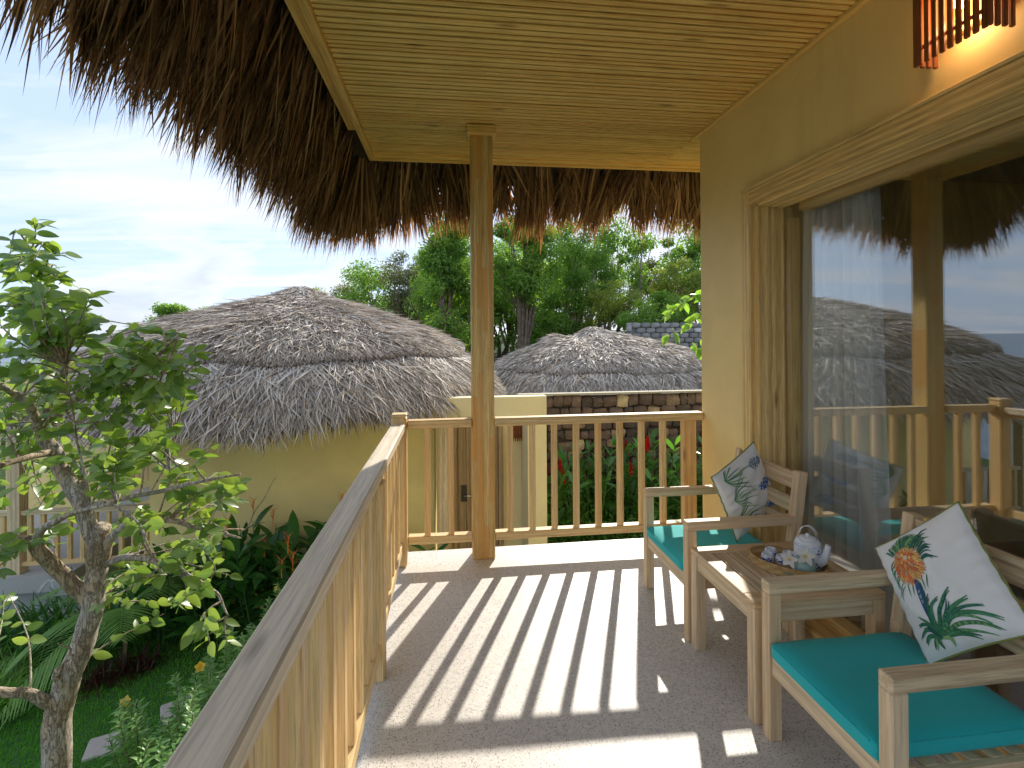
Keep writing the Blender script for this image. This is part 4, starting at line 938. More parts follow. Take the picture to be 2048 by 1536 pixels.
# ================================================================== PLANTS
BARK = None
def barkmat(name, c1_, c2_, sc_=18):
    m, nt, b, o = newmat(name); tc = N(nt, 'ShaderNodeTexCoord')
    mp = N(nt, 'ShaderNodeMapping'); mp.inputs['Scale'].default_value = (1, 1, .22); Lk(nt, tc.outputs['Object'], mp.inputs[0])
    n = N(nt, 'ShaderNodeTexNoise', i_Scale=sc_*1.6, i_Detail=7.0, i_Roughness=.65, i_Distortion=.8); Lk(nt, mp.outputs[0], n.inputs[0])
    v = N(nt, 'ShaderNodeTexVoronoi', feature='DISTANCE_TO_EDGE', i_Scale=sc_*2.2); Lk(nt, mix(nt, .12, mp.outputs[0], n.outputs[1]), v.inputs[0])
    cr = ramp(nt, v.outputs[0], [(.0, .25), (.11, 1)])
    n3 = N(nt, 'ShaderNodeTexNoise', i_Scale=5.0, i_Detail=3.0); Lk(nt, tc.outputs['Object'], n3.inputs[0])
    c = mix(nt, ramp(nt, n3.outputs[0], [(.42, 0), (.6, 1)]), c1_, c2_); c = mix(nt, .6, c, ramp(nt, n.outputs[0], [(.3, .6), (.7, 1.25)]), 'MULTIPLY')
    c = mix(nt, cr, (.07, .05, .035), c); Lk(nt, c, b.inputs['Base Color']); b.inputs['Roughness'].default_value = .85
    bp = N(nt, 'ShaderNodeBump', i_Strength=.8, i_Distance=.006); Lk(nt, mix(nt, .3, cr, n.outputs[0]), bp.inputs['Height']); Lk(nt, bp.outputs[0], b.inputs['Normal']); return m
BARK = barkmat('pale_bark', (.50, .38, .25), (.56, .50, .42)); BARK2 = barkmat('brown_bark', (.20, .14, .09), (.26, .2, .15), 8)
LEAF = leafmat('tree_leaf', (.10, .19, .045), (.26, .36, .10), trans=.42, rough=.35, rib=(.22, .34, .12), tcol=(2.3, 2.2, .8), spec=.5)
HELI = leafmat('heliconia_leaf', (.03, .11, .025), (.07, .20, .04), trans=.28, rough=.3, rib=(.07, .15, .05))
GING = leafmat('ginger_leaf', (.04, .13, .025), (.11, .24, .045), trans=.35, rough=.35, rib=(.12, .2, .06))
SHRB = leafmat('shrub_leaf', (.11, .22, .06), (.22, .36, .12), trans=.35, rough=.35)
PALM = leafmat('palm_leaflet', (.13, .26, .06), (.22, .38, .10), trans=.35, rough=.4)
CORD = leafmat('red_cordyline_leaf', (.09, .015, .018), (.035, .03, .015), trans=.25, tcol=(2, .8, .6))
GRASS = leafmat('grass_blade', (.07, .24, .02), (.14, .36, .04), trans=.35, rough=.6, spec=.2)
FARL = leafmat('far_leaf', (.09, .19, .04), (.21, .33, .065), trans=.45, rough=.5, tcol=(2.2, 2.2, .8))
FARY = leafmat('far_leaf_yellow', (.16, .24, .05), (.34, .38, .09), trans=.45, rough=.5, tcol=(2.0, 1.9, .7))
FARO = leafmat('far_leaf_olive', (.12, .14, .06), (.20, .21, .10), trans=.35, rough=.6, tcol=(1.8, 1.8, .8))
FLR = plain('red_bract', (.50, .012, .02), .5, .25, 60); FLO = plain('orange_bract', (.80, .20, .03), .5, .2, 60); FLY = leafmat('yellow_petal', (.80, .55, .06), (.9, .7, .15), trans=.4, tcol=(1.2, 1.1, .6)); FLW = leafmat('white_spider_petal', (.8, .82, .74), (.85, .86, .8), trans=.3, tcol=(1, 1, 1))

# lawn
n = 150000
gxx = rng.uniform(-8.6, -.6, n*2); gyy = rng.uniform(1.0, 7.0, n*2)
dcam = np.hypot(gxx, gyy); keep = (rng.random(2*n) < np.clip(5.0/dcam, 0, 1)**1.3) & (gyy < 6.9); gxx, gyy = gxx[keep][:n], gyy[keep][:n]; n = len(gxx)
base = np.stack([gxx, gyy, gz(gxx, gyy)], 1)
lean = np.stack([np.sin(gxx*2.1+gyy)*.35+.2, np.cos(gyy*1.7-gxx)*.35-.1, np.ones(n)], 1)+rng.normal(0, .38, (n, 3))
STN = [(-2.92, 4.62, .25, .35), (-2.50, 4.95, .28, .5), (-2.10, 5.42, .34, .2), (-1.95, 5.95, .34, .4)]
ok = np.ones(n, bool)
for sx, sy, s_, _ in STN: ok &= np.maximum(abs(gxx-sx), abs(gyy-sy)) > s_*.47
V, F, A = blades(base[ok], lean[ok], rng.normal(0, 1, (ok.sum(), 3)), rng.uniform(.035, .075, ok.sum()), rng.uniform(.005, .009, ok.sum()), rng.uniform(0, .3, ok.sum()), 2, 'grass')
tag(link('grass', mesh('grass', V, F, GRASS, A), kind='stuff'), 'short dense green lawn grass below the balcony', 'grass')
PAV = plain('stepping_stone_surface', (.46, .40, .36), .9, .12, 20, bump=.5)
sl4 = ['square stepping stone in the lawn nearest the viewer, fully visible', 'second stepping stone, half hidden under the yellow-flowered shrub', 'third stepping stone, glimpsed through the shrub beside the rail', 'farthest stepping stone, a pale corner behind the shrub tips']
for k, (sx, sy, s_, an) in enumerate(STN):
    o = link('stepping_stone', box_mesh(s_, s_*.95, .06, PAV, .012), Matrix.Translation((sx, sy, float(gz(sx, sy))+.012))@Matrix.Rotation(an, 4, 'Z')); tag(o, sl4[k], 'stepping stone', 'stepping stones in the lawn')

# --- the garden tree next to the balcony
tree = empty('garden_tree', tuple(at(108, 1800, 2.6)[:2])+(-2.,), 'young forked garden tree with broad bright leaves just left of the balcony', 'tree')
SK = []
def limb(name, pts, rad, bag=None):
    P = np.array([at(u, v, y) for u, v, y in pts]); P, r = smoothpath(P, rad, 5)
    P = P+.004*np.sin(np.arange(len(P))[:, None]*np.array([1.3, .9, .4]))
    V, F = tube(P, r, 12); B = Bag(); B.add(V, F); fixdegen(B); B.obj(name, BARK, tree, True); SK.append((P, r))
    return P
limb('trunk', [(100, 1990, 2.62), (106, 1800, 2.62), (112, 1536, 2.62), (122, 1400, 2.62), (158, 1310, 2.62), (184, 1220, 2.62), (192, 1140, 2.62), (197, 1085, 2.62), (205, 1052, 2.62)], [.08, .068, .057, .055, .049, .046, .043, .042, .036])
limb('branch', [(190, 1100, 2.62), (168, 1020, 2.62), (140, 968, 2.64), (112, 915, 2.66), (88, 870, 2.68), (78, 840, 2.7)], [.036, .036, .033, .032, .031, .030])
limb('branch', [(84, 862, 2.68), (60, 815, 2.6), (10, 775, 2.5), (-60, 740, 2.4)], [.02, .018, .014, .01])
limb('branch', [(86, 865, 2.68), (104, 800, 2.72), (130, 735, 2.75), (118, 660, 2.75), (95, 580, 2.7), (62, 500, 2.65)], [.026, .022, .016, .010, .007, .004])
limb('branch', [(90, 850, 2.7), (160, 795, 2.65), (230, 760, 2.6), (300, 722, 2.5), (350, 680, 2.45)], [.022, .017, .013, .009, .005])
limb('branch', [(80, 855, 2.7), (50, 850, 2.9), (0, 845, 3.1), (-60, 830, 3.2)], [.02, .017, .012, .008])
limb('branch', [(104, 905, 2.66), (60, 915, 2.5), (0, 930, 2.35), (-60, 950, 2.2)], [.018, .014, .011, .008])
limb('branch', [(170, 1018, 2.63), (215, 1004, 2.55), (300, 985, 2.45), (390, 965, 2.35), (480, 950, 2.3)], [.017, .014, .011, .008, .004])
limb('branch', [(150, 985, 2.64), (190, 950, 2.75), (240, 905, 2.9), (300, 880, 3.0), (350, 860, 3.1)], [.02, .017, .013, .009, .005])
limb('branch', [(206, 1120, 2.62), (224, 1075, 2.6), (260, 1048, 2.55), (330, 1040, 2.5), (410, 1060, 2.45), (480, 1075, 2.4)], [.022, .020, .016, .013, .009, .004])
limb('branch', [(212, 1128, 2.62), (260, 1115, 2.55), (320, 1125, 2.45), (380, 1155, 2.4), (430, 1185, 2.35), (455, 1230, 2.3)], [.018, .015, .012, .010, .007, .003])
limb('branch', [(178, 1205, 2.62), (140, 1165, 2.58), (100, 1125, 2.52), (66, 1085, 2.48), (20, 1090, 2.42), (-40, 1120, 2.4)], [.036, .033, .030, .028, .016, .010])
limb('branch', [(64, 1082, 2.48), (100, 1050, 2.4), (160, 1020, 2.3), (230, 1005, 2.25)], [.02, .015, .010, .006])
limb('branch', [(112, 1415, 2.60), (85, 1400, 2.56), (45, 1384, 2.5), (0, 1384, 2.45), (-60, 1388, 2.4)], [.034, .025, .021, .019, .016])
limb('branch', [(122, 1372, 2.58), (112, 1350, 2.55), (118, 1338, 2.54)], [.018, .014, .012])
limb('twig', [(118, 1345, 2.54), (130, 1325, 2.52), (144, 1312, 2.5), (140, 1300, 2.5), (116, 1287, 2.48)], [.007, .006, .005, .004, .002])
limb('twig', [(180, 1010, 2.5), (150, 850, 2.4), (128, 730, 2.35), (200, 980, 2.33)][:3], [.006, .004, .002])
limb('twig', [(200, 1000, 2.4), (270, 1040, 2.35), (300, 1100, 2.3), (330, 1150, 2.3)], [.005, .005, .004, .003])
limb('twig', [(330, 735, 2.4), (400, 760, 2.4), (430, 820, 2.38), (520, 835, 2.36)], [.003, .003, .002, .0015])
limb('twig', [(340, 940, 2.35), (430, 890, 2.3), (470, 868, 2.3)], [.003, .002, .0015])
limb('twig', [(490, 1060, 2.35), (520, 1010, 2.35), (553, 952, 2.35)], [.003, .002, .001])
SKP = np.concatenate([p for p, r in SK[1:]])
ell = [(60, 530, 55, 40, 6), (130, 590, 70, 40, 9), (20, 600, 60, 60, 8), (350, 760, 60, 60, 9), (330, 830, 60, 40, 6), (90, 640, 105, 75, 26), (60, 560, 60, 60, 7), (190, 700, 110, 70, 18), (285, 700, 75, 55, 10), (60, 760, 110, 70, 16), (190, 800, 130, 60, 17), (300, 780, 80, 60, 9), (60, 860, 90, 50, 8), (230, 880, 110, 50, 14), (300, 930, 90, 50, 11), (210, 960, 90, 40, 8), (410, 980, 75, 45, 9), (460, 1010, 50, 40, 5), (60, 980, 80, 50, 8), (110, 1040, 90, 40, 6), (260, 1060, 70, 35, 5), (400, 1075, 80, 40, 7), (300, 1120, 80, 40, 6), (370, 1190, 80, 45, 6), (430, 1160, 50, 40, 4), (20, 1150, 50, 60, 4), (230, 1190, 60, 40, 3), (440, 1260, 35, 35, 2), (-40, 800, 60, 160, 10)]
TW = Bag(); LB, LD, LU, LL = [], [], [], []
for cx_, cy_, rx, ry, cnt in ell:
    for k in range(max(2, int(cnt*1.2))):
        a = rr(0, 6.28); q = math.sqrt(rr(0, 1)); u, v = cx_+rx*q*math.cos(a), cy_+ry*q*math.sin(a)
        tip = at(u, v, rr(2.2, 3.15)); j = np.argmin(np.linalg.norm(SKP-tip, axis=1)); s0 = SKP[j]
        dvec = tip-s0; ln = np.linalg.norm(dvec)
        if ln < .12: tip = s0+nrm(rng.normal(size=3)+[0, 0, .6])*.16; dvec = tip-s0; ln = .16
        mid = s0+dvec*.5+rng.normal(0, .03, 3)+[0, 0, .03]
        P, r = smoothpath([s0, mid, tip], [.005, .0035, .0015], 4); V, F = tube(P, r, 5, False); TW.add(V, F)
        nl = random.randint(7, 11); T0 = nrm(dvec)
        for q in range(nl):
            t = .35+.65*(q+.5)/nl; p = P[int(t*(len(P)-1))]+(P[min(int(t*(len(P)-1))+1, len(P)-1)]-P[int(t*(len(P)-1))])*rr(0, 1)
            sd = nrm(np.cross(T0, [rr(-.3, .3), rr(-.3, .3), 1]))*(1 if q % 2 else -1)
            dd = nrm(T0*rr(.2, .8)+sd*rr(.6, 1.1)+np.array([0, 0, rr(-.35, .3)])+rng.normal(0, .25, 3))
            LB.append(p); LD.append(dd); LU.append(nrm(np.array([rr(-.8, .8), rr(-1.5, .2), rr(.2, 1.)]))); LL.append(rr(.04, .096)*(1 if v < 1000 else .9))
TW.obj('twigs', BARK, tree, True, kind='stuff')
LB, LD, LU, LL = map(np.array, (LB, LD, LU, LL)); order = np.argsort(-LL/np.linalg.norm(LB-[0, 0, CH], axis=1)); big, rest = order[:290], order[290:]
lm = []
for k in range(8):
    V, F, A = blades(np.zeros((1, 3)), np.array([[1., 0, 0]]), np.array([[0, 0, 1.]]), 1., .50+.03*(k % 4), .10+.05*(k % 3), 7, 'leaf', .09, None, np.array([.08*(k-3.5)/3.5]))
    lm.append(mesh('leaf', V, F, LEAF, A, True))
for q, j in enumerate(big):
    X = Vector(LD[j]); Z = Vector(LU[j]); Z = (Z-X*Z.dot(X)).normalized(); Y = Z.cross(X)
    Mw = (Matrix((X, Y, Z)).transposed()*LL[j]).to_4x4(); Mw.translation = Vector(LB[j]); link('leaf', lm[q % 8], Mw, tree)
V, F, A = blades(LB[rest], LD[rest], LU[rest], LL[rest], LL[rest]*rng.uniform(.45, .6, len(rest)), rng.uniform(.05, .25, len(rest)), 6, 'leaf', .09, None, rng.normal(0, .08, len(rest)))
link('foliage', mesh('foliage', V, F, LEAF, A, True), None, tree, kind='stuff')

# --- broad-leaved clumps along the ochre wall
def clump(name, label, cat, c, nstem, hgt, spread, leafL, leafW, mat, flower=None, fl_n=0, group=None, lean=(0, 0), leaves=7, nfold=.12, fl_h=None):
    root = empty(name, c, label, cat, group); c = np.array(c, float); ST = Bag(); bs, ds, us, Ls = [], [], [], []; tips = []
    for k in range(nstem):
        a = rr(0, 6.28); r = spread*math.sqrt(rr(0, 1)); b0 = c+np.array([r*math.cos(a)*.6, r*math.sin(a)*.6, 0])
        h = hgt*rr(.6, 1.05); tip = b0+np.array([math.cos(a)*r*.9+lean[0], math.sin(a)*r*.9+lean[1], h])
        P, r_ = smoothpath([b0, (b0+tip)/2+np.array([0, 0, .06*h]), tip], [.009, .007, .003], 4); V, F = tube(P, r_, 5, False); ST.add(V, F); tips.append(tip)
        for q in range(leaves):
            t = .25+.75*(q+rr(0, 1))/leaves; p = P[min(int(t*(len(P)-1)), len(P)-1)]; az = a+q*2.4+rr(-.4, .4)
            bs.append(p); ds.append([math.cos(az), math.sin(az), rr(.3, 1.5)*(.4+t)]); us.append([rr(-.3, .3), rr(-.3, .3), 1]); Ls.append(leafL*rr(.6, 1.1))
    bs, ds, us, Ls = map(np.array, (bs, ds, us, Ls)); V, F, A = blades(bs, ds, us, Ls, Ls*leafW/leafL*rng.uniform(.8, 1.2, len(Ls)), rng.uniform(.08, .38, len(Ls)), 6, 'leaf', nfold, None, rng.normal(0, .08, len(Ls)))
    ST.obj('stem', mat, root, True, kind='stuff'); link('foliage', mesh('foliage', V, F, mat, A, True), None, root, kind='stuff')
    if flower:
        for k in range(fl_n):
            t = tips[k % len(tips)]+np.array([rr(-.05, .05), rr(-.12, 0), rr(.0, .08)+(fl_h or 0)]); flower(t, root)
    return root
def f_heli(t, root):
    n = 7; z = np.linspace(-.01, .10, n); d = np.stack([np.cos(np.arange(n)*2.6)*.8, np.sin(np.arange(n)*2.6)*.8, np.full(n, .9)], 1)
    V, F, A = blades(np.array([t+[0, 0, q] for q in z]), d, np.tile([0, 0, 1.], (n, 1)), .085, .016, -.1, 3, 'grass', .3); B = Bag(); B.add(V, F)
    V, F = tube([t-[0, 0, .08], t, t+[0, 0, .12]], [.005, .005, .002], 5, False); B.add(V, F); B.obj('flower', FLO, root)
def f_ging(t, root):
    n = 60; z = np.linspace(0, 1, n); az = np.arange(n)*2.4; d = np.stack([np.cos(az), np.sin(az), np.full(n, .9)], 1)
    bp_ = t+np.stack([np.zeros(n), np.zeros(n), z*.19], 1)
    V, F, A = blades(bp_, d, np.tile([0, 0, 1.], (n, 1)), .055*(1.1-z*.7), .030, -.3, 3, 'leaf', .25); B = Bag(); B.add(V, F); B.obj('flower', FLR, root)
hl = ['leftmost dark heliconia clump at the foot of the ochre wall', 'dark heliconia clump with a red flower, second from the left along the ochre wall', 'tall heliconia clump with orange flowers in the middle of the ochre wall', 'dark heliconia clump with yellow-orange flowers near the balcony rail', 'heliconia clump partly hidden by the balcony handrail']
for k, (x, y, h) in enumerate(((-3.25, 6.0, .95), (-2.7, 6.0, 1.05), (-2.1, 6.0, 1.3), (-1.6, 6.0, 1.25), (-1.0, 6.0, 1.35))):
    clump('heliconia', hl[k], 'plant', (x, y, float(gz(x, y))), 17, h, .30, .46, .115, HELI, f_heli, 1 if k < 2 else 4, 'heliconia clumps along the ochre wall', fl_h=.06, leaves=8)
clump('broadleaf_plant', 'dark long-leaved plant by the ochre wall seen between corner post and tall post', 'plant', (-.28, 6.0, -2.0), 7, 1.0, .2, .5, .10, HELI, None, 0)
ND = [(1.45, 7.5, 1.45), (2.05, 7.4, 1.75), (2.55, 7.6, 1.5), (3.0, 7.3, 1.85), (3.55, 7.5, 1.6), (4.2, 7.4, 1.7)]
gl = ['red ginger plant with striped leaves in front of the porch pillar, leftmost', 'red ginger plant second from the left against the stone wall', 'low red ginger plant in the middle of the stone wall bed', 'tall red ginger with two bright flower spikes, right of the middle', 'red ginger plant right of the tall flowering one', 'rightmost red ginger plant, beside the villa corner']
for k, (x, y, h) in enumerate(ND):
    clump('red_ginger', gl[k], 'plant', (x, y, float(gz(x, y))), 16, h, .42, .36, .075, GING, f_ging, (2, 2, 2, 3, 2, 2)[k], 'red ginger plants before the stone wall', leaves=9)
B = Bag(); n = 9000; x = rng.uniform(1.15, 5.0, n); y = rng.uniform(6.9, 8.1, n); z = gz(x, y)+rng.random(n)**1.2*.75
V, F, A = blades(np.stack([x, y, z], 1), rdir(n)+[0, 0, .5], rdir(n), rng.uniform(.06, .13, n), rng.uniform(.02, .035, n), .2, 2, 'leaf'); B.add(V, F, A)
o = B.obj('ground_cover', GING, None); o['kind'] = 'stuff'; tag(o, 'dense low green undergrowth at the foot of the stone wall', 'undergrowth')
# --- little palm with red cordylines
def palm(c, label):
    root = empty('small_palm', c, label, 'palm'); c = np.array(c, float)
    V, F = tube([c, c+[.01, 0, .25], c+[0, .01, .50], c+[0, 0, .62]], [.022, .02, .018, .012], 8); B = Bag(); B.add(V, F); fixdegen(B); B.obj('trunk', BARK2, root, True)
    for az, el, L in ((2.5, .75, .95), (3.3, .35, 1.0), (4.0, .2, .95), (1.9, 1.1, .9), (.4, .9, .8), (5.2, .8, .7), (2.9, 1.2, 1.0)):
        t = np.linspace(0, 1, 16); h = np.array([math.cos(az), math.sin(az), 0]); P = c+[0, 0, .6]+h*(L*t*math.cos(el*.6))[:, None]+np.array([0, 0, 1.])*(L*(t*math.sin(el)-.75*t*t))[:, None]
        B = Bag(); V, F = tube(P, np.linspace(.008, .002, 16), 5, False); B.add(V, F, {'rnd': np.full(len(V), .5)})
        T = nrm(np.gradient(P, axis=0)); sd = nrm(np.cross(T, [0, 0, 1])); pts = []; dr = []; l = []
        for s_ in (-1, 1):
            for q in np.linspace(.12, .98, 24):
                i0 = q*15; i_ = min(int(i0), 14); w_ = i0-i_; pts.append(P[i_]*(1-w_)+P[i_+1]*w_); dr.append(T[i_]*.7+sd[i_]*s_*1.0); l.append(.36*math.sin(math.pi*(.15+.8*q))*L/.75)
        V, F, A = blades(np.array(pts), np.array(dr), np.tile([0, 0, 1.], (len(pts), 1)), np.array(l), .028, .25, 4, 'blade', .15); B.add(V, F, A); B.obj('frond', PALM, root, True, kind='stuff')
palm((-3.42, 5.72, -2.0), 'small feathery palm rising from red cordylines in the lawn')
def tuft(name, label, cat, c, n, L, W, mat, el=(.2, 1.3), group=None, droop=.35, spread=.08, prof='blade'):
    a = rng.random(n)*2*np.pi; e = rng.uniform(*el, n); d = np.stack([np.cos(a)*np.cos(e), np.sin(a)*np.cos(e), np.sin(e)], 1); b0 = np.array(c)+np.stack([rng.normal(0, spread, n), rng.normal(0, spread, n), np.zeros(n)], 1)
    V, F, A = blades(b0, d, np.tile([0, 0, 1.], (n, 1)), L*rng.uniform(.6, 1.1, n), W, rng.uniform(.1, droop*1.6, n), 5, prof, .12)
    o = link(name, mesh(name, V, F, mat, A, True)); tag(o, label, cat, group); return o
tuft('cordyline', 'low dark red spiky cordyline left of the small palm stem', 'plant', (-3.52, 5.50, -1.99), 110, .30, .018, CORD, group='red cordylines', el=(.1, 1.4))
tuft('cordyline', 'low dark red spiky cordyline at the base of the small palm', 'plant', (-3.25, 5.66, -1.99), 110, .30, .018, CORD, group='red cordylines', el=(.1, 1.4))
# left beds
ll_ = ['spider lily clump with long dark leaves and white flowers at the left edge', 'spider lily clump with a white flower just left of the tree trunk', 'strappy dark green clump behind the trunk']
for k, (x, y) in enumerate(((-4.95, 6.0), (-4.45, 6.3), (-3.95, 6.4))):
    t_ = tuft('spider_lily', ll_[k], 'plant', (x, y, -2.0), 200, .80, .042, HELI, el=(.5, 1.45), group='spider lilies by the veranda', droop=.5, spread=.22)
    for q in range(2 if k < 2 else 0):
        c = np.array([x+rr(-.3, .3), y-.25+rr(-.1, .1), -1.22+rr(-.05, .05)]); n = 12; a = rng.random(n)*6.28
        V, F, A = blades(np.tile(c, (n, 1)), np.stack([np.cos(a), np.sin(a), np.full(n, .5)], 1), np.tile([0, 0, 1.], (n, 1)), .15, .010, .9, 6, 'blade', .1); link('flower', mesh('flower', V, F, FLW, A), None, t_)
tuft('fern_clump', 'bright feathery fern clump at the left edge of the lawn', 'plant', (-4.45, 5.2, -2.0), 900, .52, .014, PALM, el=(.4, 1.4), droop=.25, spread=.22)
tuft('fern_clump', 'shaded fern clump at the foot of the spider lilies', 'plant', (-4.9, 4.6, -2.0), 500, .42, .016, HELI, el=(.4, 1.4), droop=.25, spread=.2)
# --- allamanda shrubs along the balcony
def allamanda(c, h, label):
    root = empty('flowering_shrub', c, label, 'shrub', 'yellow-flowered shrubs along the balcony'); c = np.array(c, float); ST = Bag(); bs, ds, Ls = [], [], []; tips = []
    for k in range(52):
        a = rr(0, 6.28); r = rr(.05, .38); top = c+np.array([r*math.cos(a), r*math.sin(a)*1.1, h*rr(.62, 1.05)]); b0 = c+np.array([r*.3*math.cos(a), r*.3*math.sin(a), 0])
        P, r_ = smoothpath([b0, (b0+top)/2+rng.normal(0, .04, 3), top], [.006, .004, .002], 8); V, F = tube(P, r_, 5, False); ST.add(V, F); tips.append(top)
        T = nrm(P[-1]-P[-4])
        for q in range(15):
            p = P[-1]-T*.022*q*(1+.2*q*.1); s1 = nrm(np.cross(T, [1, .2, .1])); s2 = np.cross(T, s1)
            for w_ in range(4):
                az = w_*1.57+q*.8+rr(-.2, .2); bs.append(p); ds.append(T*rr(.25, .9)+s1*math.cos(az)+s2*math.sin(az)); Ls.append(rr(.05, .085)*(.55+.45*min(1, q/3)))
    bs, ds, Ls = map(np.array, (bs, ds, Ls)); V, F, A = blades(bs, ds, np.tile([0, 0, 1.], (len(bs), 1))+rng.normal(0, .2, (len(bs), 3)), Ls, Ls*.24, .25, 4, 'leaf', .1)
    ST.obj('stem', BARK2, root, True, kind='stuff'); link('foliage', mesh('foliage', V, F, SHRB, A, True), None, root, kind='stuff')
    for t in tips[:4]:
        n = 5; a = np.arange(n)*1.2566; ax = nrm(np.array([rr(-.6, .2), -.6, rr(.2, .9)])); s1 = nrm(np.cross(ax, [.2, .1, 1])); s2 = np.cross(ax, s1); t = t+[rr(-.05, .0), rr(-.05, .02), .02]
        V, F, A = blades(np.tile(t, (n, 1)), s1*np.cos(a)[:, None]+s2*np.sin(a)[:, None]+ax*.7, np.tile(ax, (n, 1)), .042, .034, .0, 4, 'leaf', .1); B = Bag(); B.add(V, F, A)
        V, F = tube([t-ax*.05, t-ax*.02, t+ax*.005], [.003, .007, .009], 7, False); B.add(V, F); B.obj('flower', FLY, root, True)
al_ = ['shrub with yellow trumpet flowers nearest the viewer, at the bottom edge by the rail', 'shrub with yellow trumpet flowers beside the nearest stepping stone', 'shrub with narrow leaves covering the second stepping stone', 'shrub with a yellow flower, farthest along the balcony']
for k, (x, y, h) in enumerate(((-1.58, 2.55, 1.28), (-1.66, 3.2, 1.28), (-1.55, 3.9, 1.30), (-1.34, 4.6, 1.28))): allamanda((x, y, -2.), h, al_[k])
tuft('blade_plant', 'single stiff variegated leaves standing among the balcony shrubs', 'plant', (-1.80, 3.6, -1.35), 7, .42, .05, PALM, el=(.7, 1.4), spread=.12)['kind'] = 'stuff'

# --- background trees
def far_tree(name, c, hgt, crown, nclump, nleaf, lsz, mat, label, trunk_r=.12, stems=3, group='background trees', open_=0., trunk=True, crad=(.45, .9), bk=None, low=.25):
    root = empty(name, c, label, 'tree', group); c = np.array(c, float); rx, ry, rz = crown; cc = c+np.array([0, 0, hgt-rz])
    ds = rdir(nclump); rad = rng.random(nclump)**.45; C = cc+ds*np.array([rx, ry, rz])*rad[:, None]; cr = rng.uniform(*crad, nclump)
    if trunk:
        B = Bag()
        for s_ in range(stems):
            a = rr(0, 6.28); b0 = c+np.array([math.cos(a), math.sin(a), 0])*trunk_r*1.5*(stems > 1); tg = C[rng.integers(nclump)]; tg = cc+(tg-cc)*.7
            md = c+(tg-c)*.45+rng.normal(0, .25, 3)*[1, 1, .2]; P, r_ = smoothpath([b0-[0, 0, .4], md, tg], [trunk_r, trunk_r*.7, trunk_r*.25], 7); V, F = tube(P, r_, 7, False); B.add(V, F)
            for q in range(7):
                i0 = rng.integers(5, len(P)-1); tg2 = C[rng.integers(nclump)]; P2, r2 = smoothpath([P[i0], (P[i0]+tg2)/2+rng.normal(0, .15, 3), tg2], [r_[i0]*.6, r_[i0]*.35, .012], 5); V, F = tube(P2, r2, 5, False); B.add(V, F)
        B.obj('trunk', bk or BARK2, root, True)
    ci = rng.integers(0, nclump, nleaf); dv = rdir(nleaf); rd = rng.random(nleaf)**.38
    p = C[ci]+dv*(cr[ci]*rd)[:, None]*np.array([1, 1, .75])
    d = dv*.6+rdir(nleaf)*.8+[0, 0, -.1]
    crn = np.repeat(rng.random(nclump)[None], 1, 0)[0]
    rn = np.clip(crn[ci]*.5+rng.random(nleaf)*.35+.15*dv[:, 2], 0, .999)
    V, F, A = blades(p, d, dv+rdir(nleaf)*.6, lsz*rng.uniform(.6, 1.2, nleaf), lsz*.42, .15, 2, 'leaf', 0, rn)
    link('crown', mesh('crown', V, F, mat, A), None, root, kind='stuff'); return root
def G(u, v, y): p = at(u, v, y); return (float(p[0]), y, float(gz(p[0], y)))
def T(name, u, vtop, y, wpx, label, mat=FARL, nclump=26, nleaf=9000, lsz=.2, bot=None, **k):
    p = at(u, vtop, y); g = float(gz(p[0], y)); d = y; rx = wpx/2/FPX*d; hgt = p[2]-g; zb = at(u, bot, y)[2] if bot else p[2]-rx*2
    return far_tree(name, (float(p[0]), y, g), hgt, (rx, rx*.9, (p[2]-zb)/2), nclump, nleaf, lsz, mat, label, **k)
T('background_tree', 735, 525, 30, 130, 'rounded dark green tree at the left end of the tree belt', bot=700, crad=(.6, 1.2))
T('background_tree', 690, 570, 34, 80, 'lowest grey-green tree sloping down behind the big thatched roof', FARO, bot=700, nleaf=5000)
T('background_tree', 800, 500, 28, 80, 'dull olive fine-leaved tree left of the bright green one', FARO, bot=720, lsz=.14, nleaf=9000)
T('background_tree', 830, 485, 30, 70, 'grey-green tree just left of the post tops', FARO, bot=700, lsz=.15, nleaf=8000)
T('background_tree', 905, 400, 20, 130, 'tall leafy bright green tree directly behind the tall post', FARL, nclump=34, bot=690, nleaf=16000, lsz=.17, crad=(.35, .75))
T('background_tree', 1040, 425, 22, 150, 'bright green tree with slanting trunks right of the tall post', FARL, nclump=34, bot=600, nleaf=16000, lsz=.17, trunk_r=.10, stems=7, crad=(.35, .8))
T('background_tree', 1150, 430, 24, 150, 'green tree with pale thin trunks in the middle of the tree belt', FARL, nclump=36, bot=640, nleaf=15000, lsz=.16, stems=6, bk=BARK, crad=(.35, .8))
T('background_tree', 960, 560, 26, 160, 'dark shaded bushy tree low behind the post', FARL, nclump=24, bot=720, nleaf=8000)
T('background_tree', 1100, 610, 25, 160, 'low dense undergrowth tree under the pale trunks', FARL, nclump=24, bot=720, nleaf=9000)
T('background_tree', 1215, 380, 27, 110, 'tall sparse tree with sky showing through its crown', FARL, nclump=22, bot=600, nleaf=3200, lsz=.22, stems=3, bk=BARK, crad=(.3, .7))
T('background_tree', 1275, 450, 26, 110, 'airy thin-stemmed tree left of the yellow-green bush', FARL, nclump=18, bot=600, nleaf=2400, lsz=.2, stems=3, bk=BARK, crad=(.3, .6))
T('background_tree', 1375, 440, 25, 110, 'tree with fine dark twigs at the villa corner', FARL, nclump=24, bot=600, nleaf=5500, lsz=.2, crad=(.3, .7))
T('background_tree', 1360, 520, 22, 120, 'yellow-green rounded tree next to the villa corner', FARY, nclump=28, bot=640, nleaf=10000, lsz=.14, crad=(.3, .6))
T('background_tree', 1225, 560, 23, 120, 'bright leafy bush tree left of the cement block wall', FARY, nclump=26, bot=700, nleaf=9000, lsz=.14, crad=(.3, .6))
